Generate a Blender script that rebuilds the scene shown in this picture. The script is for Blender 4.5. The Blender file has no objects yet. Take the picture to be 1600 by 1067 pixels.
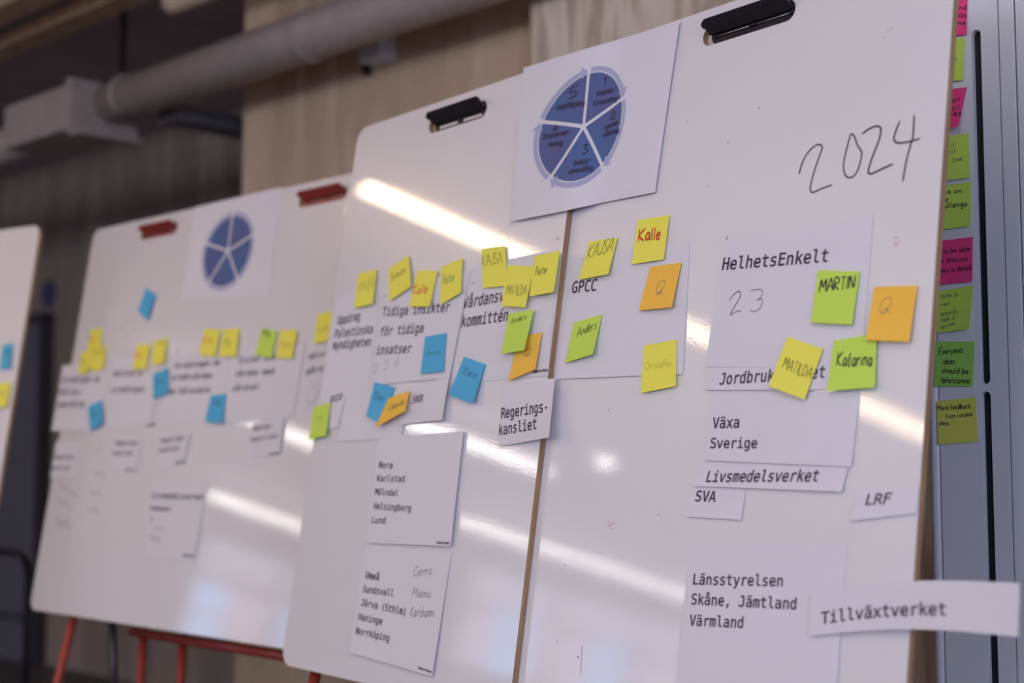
import bpy, bmesh, math, random, os
from mathutils import Vector, Matrix, noise
random.seed(4)
C=bpy.context.scene.collection
SC=bpy.context.scene
# ---------------------------------------------------------------- camera, world, lights, exposure
cd=bpy.data.cameras.new('camera'); cam=bpy.data.objects.new('camera',cd); C.objects.link(cam)
cam.location=(0,0,1.2); cam.rotation_euler=(math.radians(90)+0.0831442,0,0)
cd.sensor_width=36; cd.lens=49.995; cd.clip_start=.05; cd.clip_end=200
cd.dof.use_dof=True; cd.dof.focus_distance=2.36; cd.dof.aperture_fstop=2.0; cd.dof.aperture_blades=9
SC.camera=cam
SC.view_settings.view_transform='Standard'; SC.view_settings.look='None'
SC.view_settings.exposure=-0.13; SC.view_settings.gamma=1.0; SC.view_settings.use_curve_mapping=False
SC.cycles.use_denoising=True; SC.cycles.max_bounces=6; SC.cycles.diffuse_bounces=4; SC.cycles.glossy_bounces=3
SC.cycles.sample_clamp_indirect=6
W=bpy.data.worlds.new('world'); SC.world=W; W.use_nodes=True
bg=W.node_tree.nodes['Background']; bg.inputs[0].default_value=(.62,.78,1.0,1); bg.inputs[1].default_value=5.0
PH=math.radians(-46)
E1=Vector((math.sin(PH),math.cos(PH),0)); E2=Vector((-math.cos(PH),math.sin(PH),0)); Z=Vector((0,0,1))
def E(a,b,c): return E1*a+E2*b+Z*c          # room axes: a along the plywood wall, b out from it, c up
def area(name,loc,direction,sx,sy,power,col):
    l=bpy.data.lights.new(name,'AREA'); l.shape='RECTANGLE'; l.size=sx; l.size_y=sy; l.energy=power; l.color=col
    o=bpy.data.objects.new(name,l); C.objects.link(o); o.location=loc
    o.rotation_euler=(-direction).to_track_quat('Z','Y').to_euler() if False else direction.to_track_quat('-Z','Y').to_euler()
    return o
LAMP=20.0
area('fill_light_front',E(1.2,9.85,2.1),-E2,6.0,1.5,240,(.84,.86,1.0))  # added fill light behind the camera; the front wall has no window
area('fill_light_right',E(-3.85,2.2,2.05),E1,4.2,1.3,125,(.50,.62,1.0))  # added cool fill from the right, in front of a solid wall

# ---------------------------------------------------------------- helpers
def tag(o,label=None,cat=None,group=None,kind=None):
    if label:o['label']=label
    if cat:o['category']=cat
    if group:o['group']=group
    if kind:o['kind']=kind
    return o
def frame(x,y,z,o):
    M=Matrix.Identity(4)
    for i,v in enumerate((x,y,z,o)):
        for r in range(3): M[r][i]=v[r]
    return M
class Plane:
    def __init__(s,phi,al,P0):
        s.P0=Vector(P0); s.u=Vector((-math.sin(phi),-math.cos(phi),0)); hn=Vector((-math.cos(phi),math.sin(phi),0))
        s.v=Vector((0,0,math.cos(al)))-hn*math.sin(al); s.n=s.u.cross(s.v)
        s.M=frame(s.u,s.v,s.n,s.P0)
ROOM=frame(-E1,Z,(-E1).cross(Z),Vector((0,0,0)))
def mesh_obj(name,verts,faces,mats,parent=None,M=None,fmat=None,smooth=False):
    me=bpy.data.meshes.new(name); me.from_pydata([tuple(v) for v in verts],[],faces); me.update()
    o=bpy.data.objects.new(name,me); C.objects.link(o)
    for m in (mats if isinstance(mats,(list,tuple)) else [mats]): me.materials.append(m)
    if fmat:
        for p,i in zip(me.polygons,fmat): p.material_index=i
    if smooth:
        for p in me.polygons:p.use_smooth=True
    if M is not None:o.matrix_world=M
    if parent: o.parent=parent
    return o
def bm_obj(name,bm,mats,parent=None,M=None,smooth=False):
    me=bpy.data.meshes.new(name); bmesh.ops.recalc_face_normals(bm,faces=bm.faces); bm.to_mesh(me); bm.free()
    o=bpy.data.objects.new(name,me); C.objects.link(o)
    for m in (mats if isinstance(mats,(list,tuple)) else [mats]): me.materials.append(m)
    if smooth:
        for p in me.polygons:p.use_smooth=True
    if M is not None:o.matrix_world=M
    if parent:o.parent=parent
    return o
def empty(name,M):
    o=bpy.data.objects.new(name,None); C.objects.link(o); o.matrix_world=M; o.empty_display_size=.05; return o
def box(bm,c,s,bev=0,ax=None):
    """box centred c, full size s; ax = 3 axis vectors"""
    ax=ax or (Vector((1,0,0)),Vector((0,1,0)),Vector((0,0,1)))
    vs=[]
    for k in (-.5,.5):
        for j in (-.5,.5):
            for i in (-.5,.5): vs.append(bm.verts.new(Vector(c)+ax[0]*s[0]*i+ax[1]*s[1]*j+ax[2]*s[2]*k))
    fs=[bm.faces.new([vs[i] for i in f]) for f in ((0,2,3,1),(4,5,7,6),(0,1,5,4),(2,6,7,3),(0,4,6,2),(1,3,7,5))]
    if bev:
        es=list({e for f in fs for e in f.edges}); bmesh.ops.bevel(bm,geom=es,offset=bev,segments=2,affect='EDGES',profile=.6)
    return fs
def rbox(bm,a0,a1,b0,b1,c0,c1,bev=0):
    """box in room axes"""
    box(bm,E((a0+a1)/2,(b0+b1)/2,(c0+c1)/2),(abs(a1-a0),abs(b1-b0),abs(c1-c0)),bev,(E1,E2,Z))
def tube(bm,pts,r,seg=12,cap=True):
    pts=[Vector(p) for p in pts]; rings=[]
    t=(pts[1]-pts[0]).normalized(); ref=Vector((0,0,1)) if abs(t.z)<.9 else Vector((1,0,0))
    x=t.cross(ref).normalized()
    for i,p in enumerate(pts):
        if i==0:t=(pts[1]-pts[0])
        elif i==len(pts)-1:t=(pts[-1]-pts[-2])
        else:t=(pts[i+1]-pts[i]).normalized()+(pts[i]-pts[i-1]).normalized()
        t.normalize(); x=(x-t*x.dot(t)).normalized(); y=t.cross(x)
        rings.append([bm.verts.new(p+(x*math.cos(a)+y*math.sin(a))*r) for a in [2*math.pi*k/seg for k in range(seg)]])
    for A,B in zip(rings,rings[1:]):
        for k in range(seg): bm.faces.new((A[k],A[(k+1)%seg],B[(k+1)%seg],B[k])).smooth=True
    if cap: bm.faces.new(rings[0][::-1]); bm.faces.new(rings[-1])
# ---------------------------------------------------------------- materials
def P(name,col,rough=.6,metal=0,coat=0,crough=.1,spec=.5,emit=None,es=0,trans=0):
    m=bpy.data.materials.new(name); m.use_nodes=True; b=m.node_tree.nodes['Principled BSDF']; i=b.inputs
    i['Base Color'].default_value=(*col,1); i['Roughness'].default_value=rough; i['Metallic'].default_value=metal
    i['Coat Weight'].default_value=coat; i['Coat Roughness'].default_value=crough; i['Specular IOR Level'].default_value=spec
    if emit: i['Emission Color'].default_value=(*emit,1); i['Emission Strength'].default_value=es
    if trans: i['Transmission Weight'].default_value=trans
    return m
def nodes(m): return m.node_tree.nodes,m.node_tree.links,m.node_tree.nodes['Principled BSDF']
def add_noise(m,scale,detail,c0,c1,stretch=(1,1,1),dist=0,lo=.35,hi=.65,bump=0,bd=.002):
    n,l,b=nodes(m); tc=n.new('ShaderNodeTexCoord'); mp=n.new('ShaderNodeMapping'); mp.inputs['Scale'].default_value=stretch
    t=n.new('ShaderNodeTexNoise'); t.inputs['Scale'].default_value=scale; t.inputs['Detail'].default_value=detail; t.inputs['Distortion'].default_value=dist
    l.new(tc.outputs['Object'],mp.inputs[0]); l.new(mp.outputs[0],t.inputs['Vector'])
    if c0 is not None:
        r=n.new('ShaderNodeValToRGB'); r.color_ramp.elements[0].position=lo; r.color_ramp.elements[1].position=hi
        r.color_ramp.elements[0].color=(*c0,1); r.color_ramp.elements[1].color=(*c1,1)
        l.new(t.outputs['Fac'],r.inputs[0]); l.new(r.outputs[0],b.inputs['Base Color'])
    if bump:
        bp=n.new('ShaderNodeBump'); bp.inputs['Strength'].default_value=bump; bp.inputs['Distance'].default_value=bd
        l.new(t.outputs['Fac'],bp.inputs['Height']); l.new(bp.outputs[0],b.inputs['Normal'])
        if b.inputs.get('Coat Normal'): l.new(bp.outputs[0],b.inputs['Coat Normal'])
    return m
M_board=P('whiteboard_enamel',(.80,.785,.795),.34,coat=1,crough=.025)
add_noise(M_board,260,2,None,None,bump=.42,bd=.00008,stretch=(1,1,1))
# faint wiped marker residue, a colour of the surface itself
n,l,b=nodes(M_board); tc=n.new('ShaderNodeTexCoord'); t=n.new('ShaderNodeTexNoise'); t.inputs['Scale'].default_value=4; t.inputs['Detail'].default_value=4
r=n.new('ShaderNodeValToRGB'); r.color_ramp.elements[0].color=(.795,.785,.825,1); r.color_ramp.elements[1].color=(.84,.832,.87,1)
l.new(tc.outputs['Object'],t.inputs['Vector']); l.new(t.outputs['Fac'],r.inputs[0]); l.new(r.outputs[0],b.inputs['Base Color'])
M_mdf=add_noise(P('board_core_wood',(.36,.22,.12),.7),30,4,(.28,.17,.09),(.46,.29,.16),(1,.15,3))
M_paper=P('printer_paper',(.785,.775,.845),.75,spec=.3)
M_back=P('board_back',(.16,.15,.15),.7)
NOTE={'yellow':(.94,.90,.13),'lime':(.62,.86,.13),'orange':(1.0,.60,.09),'blue':(.10,.48,.80),'pink':(.90,.07,.25),'green':(.36,.72,.13),'olive':(.74,.80,.14)}
M_note={k:P('note_'+k,v,.7,spec=.25) for k,v in NOTE.items()}
M_ink={'ink':P('black_ink',(.03,.02,.04),.6),'print':P('printed_black',(.045,.03,.065),.6),'red':P('red_ink',(.70,.05,.02),.5),'orangered':P('orange_red_ink',(.85,.20,.06),.5),
 'pencil':P('pencil_grey',(.22,.20,.16),.6),'pencilb':P('faint_marker',(.34,.31,.33),.5),'faint':P('pale_yellow_pen',(.62,.52,.07),.6),'greenink':P('green_ink',(.03,.22,.12),.5),
 'marker':P('worn_black_marker',(.10,.075,.10),.4),'pinkink':P('pink_marker',(.75,.30,.42),.5),'brand':P('printed_small',(.08,.06,.10),.6)}
M_blk=P('black_steel',(.012,.011,.018),.35,coat=.3,crough=.2)
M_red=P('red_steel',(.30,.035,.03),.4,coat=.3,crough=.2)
M_chrome=P('steel_rod',(.55,.53,.52),.25,metal=.6)
M_light=P('pale_backing_strip',(.74,.68,.66),.7)
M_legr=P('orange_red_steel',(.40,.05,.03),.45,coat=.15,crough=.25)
M_blue=add_noise(P('wheel_blue',(.09,.13,.33),.7,spec=.3),9,2,(.12,.13,.31),(.085,.155,.37))
M_pale=P('wheel_pale_blue',(.44,.47,.68),.7,spec=.3)
M_white=P('paper_white_print',(.80,.79,.86),.75,spec=.3)
def plywood(name,dark,mid,light,sc=1.0):
    m=P(name,mid,.6,spec=.35); n,l,b=nodes(m); tc=n.new('ShaderNodeTexCoord'); mp=n.new('ShaderNodeMapping'); mp.inputs['Scale'].default_value=(1*sc,.16*sc,1*sc)
    nz=n.new('ShaderNodeTexNoise'); nz.inputs['Scale'].default_value=3.2; nz.inputs['Detail'].default_value=3; nz.inputs['Distortion'].default_value=1.1
    mul=n.new('ShaderNodeMath'); mul.operation='MULTIPLY'; mul.inputs[1].default_value=21
    sn=n.new('ShaderNodeMath'); sn.operation='SINE'
    fine=n.new('ShaderNodeTexNoise'); fine.inputs['Scale'].default_value=90; fine.inputs['Detail'].default_value=4
    mp2=n.new('ShaderNodeMapping'); mp2.inputs['Scale'].default_value=(1,.06,1)
    ad=n.new('ShaderNodeMath'); ad.operation='MULTIPLY_ADD'; ad.inputs[1].default_value=.35
    ad2=n.new('ShaderNodeMath'); ad2.operation='MULTIPLY_ADD'; ad2.inputs[1].default_value=.7
    r=n.new('ShaderNodeValToRGB'); e=r.color_ramp.elements; e[0].position=.15; e[0].color=(*dark,1); e[1].position=.85; e[1].color=(*light,1)
    k=e.new(.5); k.color=(*mid,1)
    l.new(tc.outputs['Object'],mp.inputs[0]); l.new(mp.outputs[0],nz.inputs['Vector']); l.new(nz.outputs['Fac'],mul.inputs[0]); l.new(mul.outputs[0],sn.inputs[0])
    l.new(tc.outputs['Object'],mp2.inputs[0]); l.new(mp2.outputs[0],fine.inputs['Vector'])
    l.new(fine.outputs['Fac'],ad2.inputs[0]); ad2.inputs[2].default_value=.15
    l.new(sn.outputs[0],ad.inputs[0]); ad.inputs[1].default_value=.28; l.new(ad2.outputs[0],ad.inputs[2]); l.new(ad.outputs[0],r.inputs[0]); l.new(r.outputs[0],b.inputs['Base Color'])
    return m
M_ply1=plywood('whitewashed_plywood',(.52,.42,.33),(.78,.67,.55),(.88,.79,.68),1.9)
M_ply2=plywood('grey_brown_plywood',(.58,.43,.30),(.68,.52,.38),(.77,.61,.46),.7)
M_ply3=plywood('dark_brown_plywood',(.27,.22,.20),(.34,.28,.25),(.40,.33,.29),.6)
M_ceil=add_noise(P('dark_ceiling_paint',(.45,.38,.44),.8),5,3,(.42,.35,.41),(.48,.40,.46))
M_floor=add_noise(P('grey_floor',(.07,.065,.07),.55),8,4,(.10,.09,.095),(.14,.13,.13))
M_plain=P('painted_wall',(.42,.40,.40),.7)
M_duct=add_noise(P('duct_paint',(.40,.35,.34),.5),14,2,(.38,.33,.325),(.43,.375,.365))
M_batt=add_noise(P('batten_wood',(.42,.30,.21),.6),20,3,(.38,.27,.19),(.48,.35,.25),(1,.1,.1))
M_cab=P('blue_grey_cabinet_metal',(.78,.81,.86),.42,metal=0,coat=.35,crough=.25)
M_slot=P('cabinet_slot_black',(.006,.005,.012),.5)
M_lamp=P('lamp_diffuser',(.9,.9,.88),.5,emit=(1,.95,.90),es=LAMP)
M_lampdim=P('lamp_diffuser_dimmed',(.9,.9,.88),.5,emit=(1,.74,.48),es=20.0)
M_lampoff=P('lamp_housing_cream',(.62,.52,.42),.5)
M_glass=P('window_glass',(1,1,1),.0,trans=1); nodes(M_glass)[2].inputs['IOR'].default_value=1.05
M_frame=P('window_frame_paint',(.55,.52,.52),.5)
M_facade=add_noise(P('pink_facade_plaster',(.78,.50,.50),.8),2,3,(.74,.46,.46),(.82,.55,.54))
M_fwin=P('facade_window_glass',(.55,.75,1.0),.08,metal=.9)
M_darkp=P('blue_black_door',(.16,.16,.21),.55)

B12=Plane(-0.666069,0.152082,[-0.34786, 3.17529, 1.94749])
B3=Plane(-0.79365,0.154977,[-1.32988, 4.48424, 1.92896])
B0=Plane(-1.005103,0.155,[-1.47752, 4.41308, 1.935])
CAB=Plane(-0.802851,0.0,[0.71416, 2.43821, 2.1])
SHEETS=[
{'b': 'B1', 'Q': [[1.17004, -0.40103], [1.45731, -0.40349], [1.45669, -0.62424], [1.15254, -0.60739]], 'k': [0.88933, -0.30908], 'h0': -0.012, 'lift': [0, 0, 0, 0], 'kind': 'sheet', 'col': 'white', 'label': 'white sheet printed HelhetsEnkelt with handwritten 2 3 below it', 'group': 'printed sheets on the near whiteboard pair', 'T': [('HelhetsEnkelt', [1.16978, -0.4532], [1.38067, -0.46347], 0.02006, 'mono')], 'H': [], 'wave': 0.4, 'curl': 1.6},
{'b': 'B1', 'Q': [[1.16366, -0.60924], [1.43983, -0.6227], [1.43965, -0.65557], [1.16006, -0.64457]], 'k': [0.89594, -0.23065], 'h0': -0.0107, 'lift': [0, 1, 2, 1], 'kind': 'sheet', 'col': 'white', 'label': 'narrow white paper strip printed Jordbruk, partly behind a yellow note', 'group': 'printed sheets on the near whiteboard pair', 'T': [('Jordbruksverket', [1.18908, -0.6377], [1.39345, -0.6361], 0.01817, 'mono')], 'H': [], 'wave': 0.3, 'curl': 1.6},
{'b': 'B1', 'Q': [[1.17005, -0.64674], [1.45774, -0.65875], [1.45233, -0.76358], [1.17058, -0.75471]], 'k': [0.88736, -0.18385], 'h0': -0.012, 'lift': [0, 0, 3, 2], 'kind': 'sheet', 'col': 'white', 'label': 'white sheet printed with two lines, Växa and Sverige', 'group': 'printed sheets on the near whiteboard pair', 'T': [('Växa', [1.1817, -0.70516], [1.23726, -0.70517], 0.01697, 'mono'), ('Sverige', [1.18165, -0.73593], [1.27679, -0.73656], 0.01587, 'mono')], 'H': [], 'wave': 0.5, 'curl': 1.6},
{'b': 'B1', 'Q': [[1.16422, -0.75888], [1.44797, -0.76468], [1.44024, -0.79854], [1.15532, -0.79462]], 'k': [0.89497, -0.13748], 'h0': -0.0107, 'lift': [0, 0, 3, 2], 'kind': 'sheet', 'col': 'white', 'label': 'narrow white paper strip printed Livsmedelsverket', 'group': 'printed sheets on the near whiteboard pair', 'T': [('Livsmedelsverket', [1.18032, -0.78838], [1.39609, -0.78484], 0.01767, 'mono')], 'H': [], 'wave': 0.5, 'curl': 1.6},
{'b': 'B1', 'Q': [[1.15253, -0.79349], [1.26135, -0.79768], [1.25801, -0.84331], [1.14536, -0.84209]], 'k': [0.96066, -0.11193], 'h0': -0.012, 'lift': [0, 0, 3, 2], 'kind': 'sheet', 'col': 'white', 'label': 'small white sheet printed SVA', 'group': 'printed sheets on the near whiteboard pair', 'T': [('SVA', [1.15994, -0.81805], [1.20297, -0.81804], 0.01671, 'mono')], 'H': [], 'wave': 0.3, 'curl': 1.6},
{'b': 'B1', 'Q': [[1.46733, -0.79525], [1.56656, -0.7894], [1.56249, -0.82488], [1.45627, -0.83853]], 'k': [0.7637, -0.11657], 'h0': -0.012, 'lift': [0, 0, 1, 3], 'kind': 'sheet', 'col': 'white', 'label': 'small white sheet printed LRF at the board edge', 'group': 'printed sheets on the near whiteboard pair', 'T': [('LRF', [1.48111, -0.81597], [1.52083, -0.81327], 0.01566, 'mono')], 'H': [], 'wave': 0, 'curl': 1.6},
{'b': 'B1', 'Q': [[1.15763, -0.88183], [1.45596, -0.86912], [1.45646, -1.08352], [1.15817, -1.13214]], 'k': [0.89051, -0.00173], 'h0': -0.012, 'lift': [0, 0, 2, 3], 'kind': 'sheet', 'col': 'white', 'label': 'large white sheet printed Länsstyrelsen Skåne, Jämtland Värmland', 'group': 'printed sheets on the near whiteboard pair', 'T': [('Länsstyrelsen', [1.17281, -0.94387], [1.3483, -0.93463], 0.0162, 'mono'), ('Skåne, Jämtland', [1.17278, -0.97357], [1.37613, -0.96465], 0.01609, 'mono'), ('Värmland', [1.17301, -1.005], [1.28074, -0.99896], 0.01599, 'mono')], 'H': [], 'wave': 0.6, 'curl': 1.6},
{'b': 'B1', 'Q': [[1.40084, -0.94006], [1.71905, -0.9062], [1.72044, -0.96891], [1.40481, -0.99914]], 'k': [0.72823, -0.02686], 'h0': -0.0094, 'lift': [2, 34, 34, 4], 'kind': 'sheet', 'col': 'white', 'label': 'long white paper strip printed Tillväxtverket, jutting past the board edge', 'group': 'printed sheets on the near whiteboard pair', 'T': [('Tillväxtverket', [1.42433, -0.9826], [1.62071, -0.96014], 0.01629, 'mono')], 'H': [], 'wave': 0, 'curl': 1.6, 'strip': True},
{'b': 'B1', 'Q': [[0.80226, -0.38992], [1.09176, -0.39649], [1.10598, -0.61636], [0.78972, -0.61025]], 'k': [1.12042, -0.31276], 'h0': -0.012, 'lift': [0, 0, 1, 2], 'kind': 'sheet', 'col': 'white', 'label': 'white sheet printed GPCC beside the board seam', 'group': 'printed sheets on the near whiteboard pair', 'T': [('GPCC', [0.80661, -0.45615], [0.87181, -0.45774], 0.02141, 'mono')], 'H': [], 'wave': 0.4, 'curl': 1.6},
{'b': 'B1', 'Q': [[0.8427, -0.36605], [0.91652, -0.36841], [0.90199, -0.43172], [0.82492, -0.43406]], 'k': [1.1753, -0.3799], 'h0': -0.0094, 'lift': [0, 0, 9, 4], 'kind': 'note', 'col': 'yellow', 'label': 'yellow sticky note with thin black capitals, directly above GPCC', 'group': 'sticky notes on the near whiteboard pair', 'T': [], 'H': [('KAJSA', [0.84127, -0.39856], [0.90537, -0.39104], 0.02616, 0.0011, 'ink')], 'wave': 0, 'curl': 1.6},
{'b': 'B1', 'Q': [[0.96254, -0.34381], [1.04, -0.34562], [1.03718, -0.42097], [0.96002, -0.4211]], 'k': [1.09324, -0.39082], 'h0': -0.0094, 'lift': [0, 0, 3, 2], 'kind': 'note', 'col': 'yellow', 'label': 'yellow sticky note with thick red handwriting, highest on the right board', 'group': 'sticky notes on the near whiteboard pair', 'T': [], 'H': [('Kalle', [0.97004, -0.38307], [1.02281, -0.38413], 0.02175, 0.0036, 'red')], 'wave': 0, 'curl': 1.6},
{'b': 'B1', 'Q': [[1.00667, -0.4307], [1.08015, -0.43125], [1.06696, -0.5049], [0.98977, -0.5037]], 'k': [1.07028, -0.33671], 'h0': -0.0094, 'lift': [0, 0, 9, 3], 'kind': 'note', 'col': 'orange', 'label': 'orange sticky note with pencilled loop, below the red-inked yellow note', 'group': 'sticky notes on the near whiteboard pair', 'T': [], 'H': [('&', [1.02344, -0.4827], [1.04434, -0.4814], 0.02646, 0.0009, 'pencil')], 'wave': 0, 'curl': 1.6},
{'b': 'B1', 'Q': [[0.82433, -0.51163], [0.89862, -0.50276], [0.88509, -0.5715], [0.81423, -0.58331]], 'k': [1.18554, -0.28905], 'h0': -0.0094, 'lift': [0, 0, 13, 4], 'kind': 'note', 'col': 'lime', 'label': 'lime sticky note with black handwriting, below GPCC', 'group': 'sticky notes on the near whiteboard pair', 'T': [], 'H': [('Anders', [0.83758, -0.539], [0.88599, -0.52657], 0.01738, 0.0012, 'ink')], 'wave': 0, 'curl': 1.6},
{'b': 'B1', 'Q': [[1.01125, -0.56504], [1.08628, -0.55936], [1.09554, -0.63606], [1.01551, -0.64444]], 'k': [1.05987, -0.2513], 'h0': -0.0094, 'lift': [0, 0, 3, 4], 'kind': 'note', 'col': 'yellow', 'label': 'yellow sticky note with barely visible yellow writing, lowest on the GPCC sheet', 'group': 'sticky notes on the near whiteboard pair', 'T': [], 'H': [('Christoffer', [1.02027, -0.60524], [1.08226, -0.60317], 0.01185, 0.0009, 'faint')], 'wave': 0, 'curl': 1.6},
{'b': 'B1', 'Q': [[1.36625, -0.47504], [1.44344, -0.48525], [1.43614, -0.56191], [1.36133, -0.55332]], 'k': [0.83645, -0.30389], 'h0': -0.0094, 'lift': [0, 0, 5, 3], 'kind': 'note', 'col': 'lime', 'label': 'lime sticky note with bold black capitals, just right of HelhetsEnkelt', 'group': 'sticky notes on the near whiteboard pair', 'T': [], 'H': [('MARTIN', [1.37216, -0.50931], [1.43442, -0.50867], 0.01841, 0.0024, 'ink')], 'wave': 0, 'curl': 1.6},
{'b': 'B1', 'Q': [[1.47014, -0.51031], [1.54297, -0.51568], [1.53494, -0.59346], [1.46283, -0.58592]], 'k': [0.77198, -0.28317], 'h0': -0.0094, 'lift': [0, 0, 6, 7], 'kind': 'note', 'col': 'orange', 'label': 'orange sticky note with pencilled loop, near the right board edge', 'group': 'sticky notes on the near whiteboard pair', 'T': [], 'H': [('&', [1.4795, -0.55338], [1.50193, -0.55158], 0.02393, 0.0008, 'pencil')], 'wave': 0, 'curl': 1.6},
{'b': 'B1', 'Q': [[1.31972, -0.57167], [1.389, -0.59433], [1.3626, -0.66707], [1.29206, -0.64446]], 'k': [0.87614, -0.23992], 'h0': -0.0081, 'lift': [0, 0, 4, 5], 'kind': 'note', 'col': 'yellow', 'label': 'yellow sticky note tilted clockwise over the Jordbruk strip', 'group': 'sticky notes on the near whiteboard pair', 'T': [], 'H': [('MATILDA', [1.31512, -0.61859], [1.37007, -0.63739], 0.01644, 0.0011, 'ink')], 'wave': 0, 'curl': 1.6},
{'b': 'B1', 'Q': [[1.40751, -0.58338], [1.48167, -0.5784], [1.48532, -0.65427], [1.40225, -0.65642]], 'k': [0.81001, -0.24072], 'h0': -0.0081, 'lift': [0, 0, 4, 5], 'kind': 'note', 'col': 'lime', 'label': 'lime sticky note with bold black script, below the orange note', 'group': 'sticky notes on the near whiteboard pair', 'T': [], 'H': [('Katarina', [1.41583, -0.62102], [1.4771, -0.62335], 0.02046, 0.0022, 'ink')], 'wave': 0, 'curl': 1.6},
{'b': 'B2', 'Q': [[0.6019, 0.00885], [1.03087, -0.00294], [1.01421, -0.30653], [0.61999, -0.3027]], 'k': [1.21234, -0.54246], 'h0': 0.0036, 'lift': [3, -13, -12, 7], 'kind': 'sheet', 'col': 'white', 'label': 'white sheet with blue five-part wheel bridging the black-clipped boards', 'group': 'wheel posters', 'T': [('Uppföljning', [0.72176, -0.10173], [0.80232, -0.10832], 0.01041, 'sans'), ('Problem-', [0.83396, -0.09909], [0.88347, -0.1], 0.01007, 'sans'), ('formulering', [0.82628, -0.11569], [0.89137, -0.11837], 0.01006, 'sans'), ('Agenda-', [0.8641, -0.16887], [0.9053, -0.16497], 0.00985, 'sans'), ('sättning', [0.86453, -0.18204], [0.90606, -0.1804], 0.00982, 'sans'), ('Implemen', [0.69187, -0.15359], [0.76617, -0.15755], 0.0104, 'sans'), ('-tering', [0.70437, -0.1709], [0.75312, -0.17602], 0.01033, 'sans'), ('Policy-', [0.7917, -0.223], [0.83874, -0.22263], 0.00997, 'sans'), ('utveckling', [0.77963, -0.2355], [0.84665, -0.23942], 0.00998, 'sans')], 'H': [('5', [0.75402, -0.08717], [0.77745, -0.08714], 0.02197, 0.0019, 'ink'), ('1', [0.84873, -0.08407], [0.85718, -0.0835], 0.01633, 0.0019, 'ink'), ('2', [0.87837, -0.15259], [0.89161, -0.15165], 0.01352, 0.0016, 'ink'), ('3', [0.80967, -0.2044], [0.827, -0.20385], 0.01865, 0.0019, 'ink'), ('4', [0.71852, -0.14608], [0.73455, -0.14291], 0.01421, 0.0018, 'ink')], 'wave': 1.5, 'curl': 1.0, 'wheel': 1},
{'b': 'B2', 'Q': [[0.01493, -0.3944], [0.18689, -0.38652], [0.19806, -0.60889], [0.01576, -0.62587]], 'k': [1.67589, -0.3152], 'h0': 0.001, 'lift': [0, 0, 0, 0], 'kind': 'sheet', 'col': 'white', 'label': 'white sheet printed with three lines, at the upper left board edge', 'group': 'printed sheets on the near whiteboard pair', 'T': [('Uppdrag', [0.03171, -0.45664], [0.12303, -0.45378], 0.01915, 'mono'), ('Palestinska', [0.02905, -0.48665], [0.18192, -0.48613], 0.01906, 'mono'), ('myndigheten', [0.02794, -0.5124], [0.1814, -0.51369], 0.01898, 'mono')], 'H': [], 'wave': 0.4, 'curl': 1.6},
{'b': 'B2', 'Q': [[0.21429, -0.38951], [0.51011, -0.38792], [0.48529, -0.5966], [0.20273, -0.59983]], 'k': [1.51451, -0.3224], 'h0': 0.0023, 'lift': [0, 0, 2, 1], 'kind': 'sheet', 'col': 'white', 'label': 'white sheet printed Tidiga insikter för tidiga insatser', 'group': 'printed sheets on the near whiteboard pair', 'T': [('Tidiga insikter', [0.21273, -0.4529], [0.45639, -0.46371], 0.0197, 'mono'), ('för tidiga', [0.21598, -0.49569], [0.37407, -0.49888], 0.01953, 'mono'), ('insatser', [0.21104, -0.53498], [0.34012, -0.53868], 0.01941, 'mono')], 'H': [('2', [0.20896, -0.57568], [0.22316, -0.57367], 0.02065, 0.0009, 'pencil'), ('3', [0.24428, -0.57067], [0.26274, -0.56757], 0.02048, 0.0009, 'pencil'), ('4', [0.28473, -0.57004], [0.30249, -0.56564], 0.02026, 0.0009, 'pencil')], 'wave': 0.4, 'curl': 1.6},
{'b': 'B2', 'Q': [[0.50662, -0.37954], [0.77383, -0.37318], [0.78338, -0.60668], [0.49469, -0.60931]], 'k': [1.32893, -0.32268], 'h0': 0.001, 'lift': [0, 0, 0, 0], 'kind': 'sheet', 'col': 'white', 'label': 'white sheet printed Vårdansvarskommittén beside the wooden seam', 'group': 'printed sheets on the near whiteboard pair', 'T': [('Vårdansvars-', [0.49855, -0.4606], [0.68805, -0.45515], 0.02339, 'mono'), ('kommittén', [0.50224, -0.49772], [0.64651, -0.49641], 0.0232, 'mono')], 'H': [], 'wave': 0.4, 'curl': 1.6, 'logo': ([0.73912, -0.59993], [0.78192, -0.59856], 0.00589)},
{'b': 'B2', 'Q': [[0.65288, -0.61867], [0.80529, -0.61253], [0.80646, -0.71664], [0.6677, -0.73244]], 'k': [1.27252, -0.20885], 'h0': 0.0023, 'lift': [0, 2, 16, 1], 'kind': 'sheet', 'col': 'white', 'label': 'white square paper printed Regeringskansliet, curling over the seam', 'group': 'printed sheets on the near whiteboard pair', 'T': [('Regerings-', [0.66509, -0.68074], [0.7948, -0.67127], 0.02016, 'mono'), ('kansliet', [0.66543, -0.71132], [0.77023, -0.7014], 0.02004, 'mono')], 'H': [], 'wave': 0, 'curl': 1.6},
{'b': 'B2', 'Q': [[0.02738, -0.62083], [0.11251, -0.6127], [0.09855, -0.68697], [0.01592, -0.69674]], 'k': [1.70425, -0.21911], 'h0': 0.0023, 'lift': [0, 0, 0, 0], 'kind': 'sheet', 'col': 'white', 'label': 'small white slip printed BID, left of the blue notes', 'group': 'printed sheets on the near whiteboard pair', 'T': [('BID', [0.05182, -0.63152], [0.09787, -0.62605], 0.0142, 'mono')], 'H': [], 'wave': 0, 'curl': 1.6},
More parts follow.
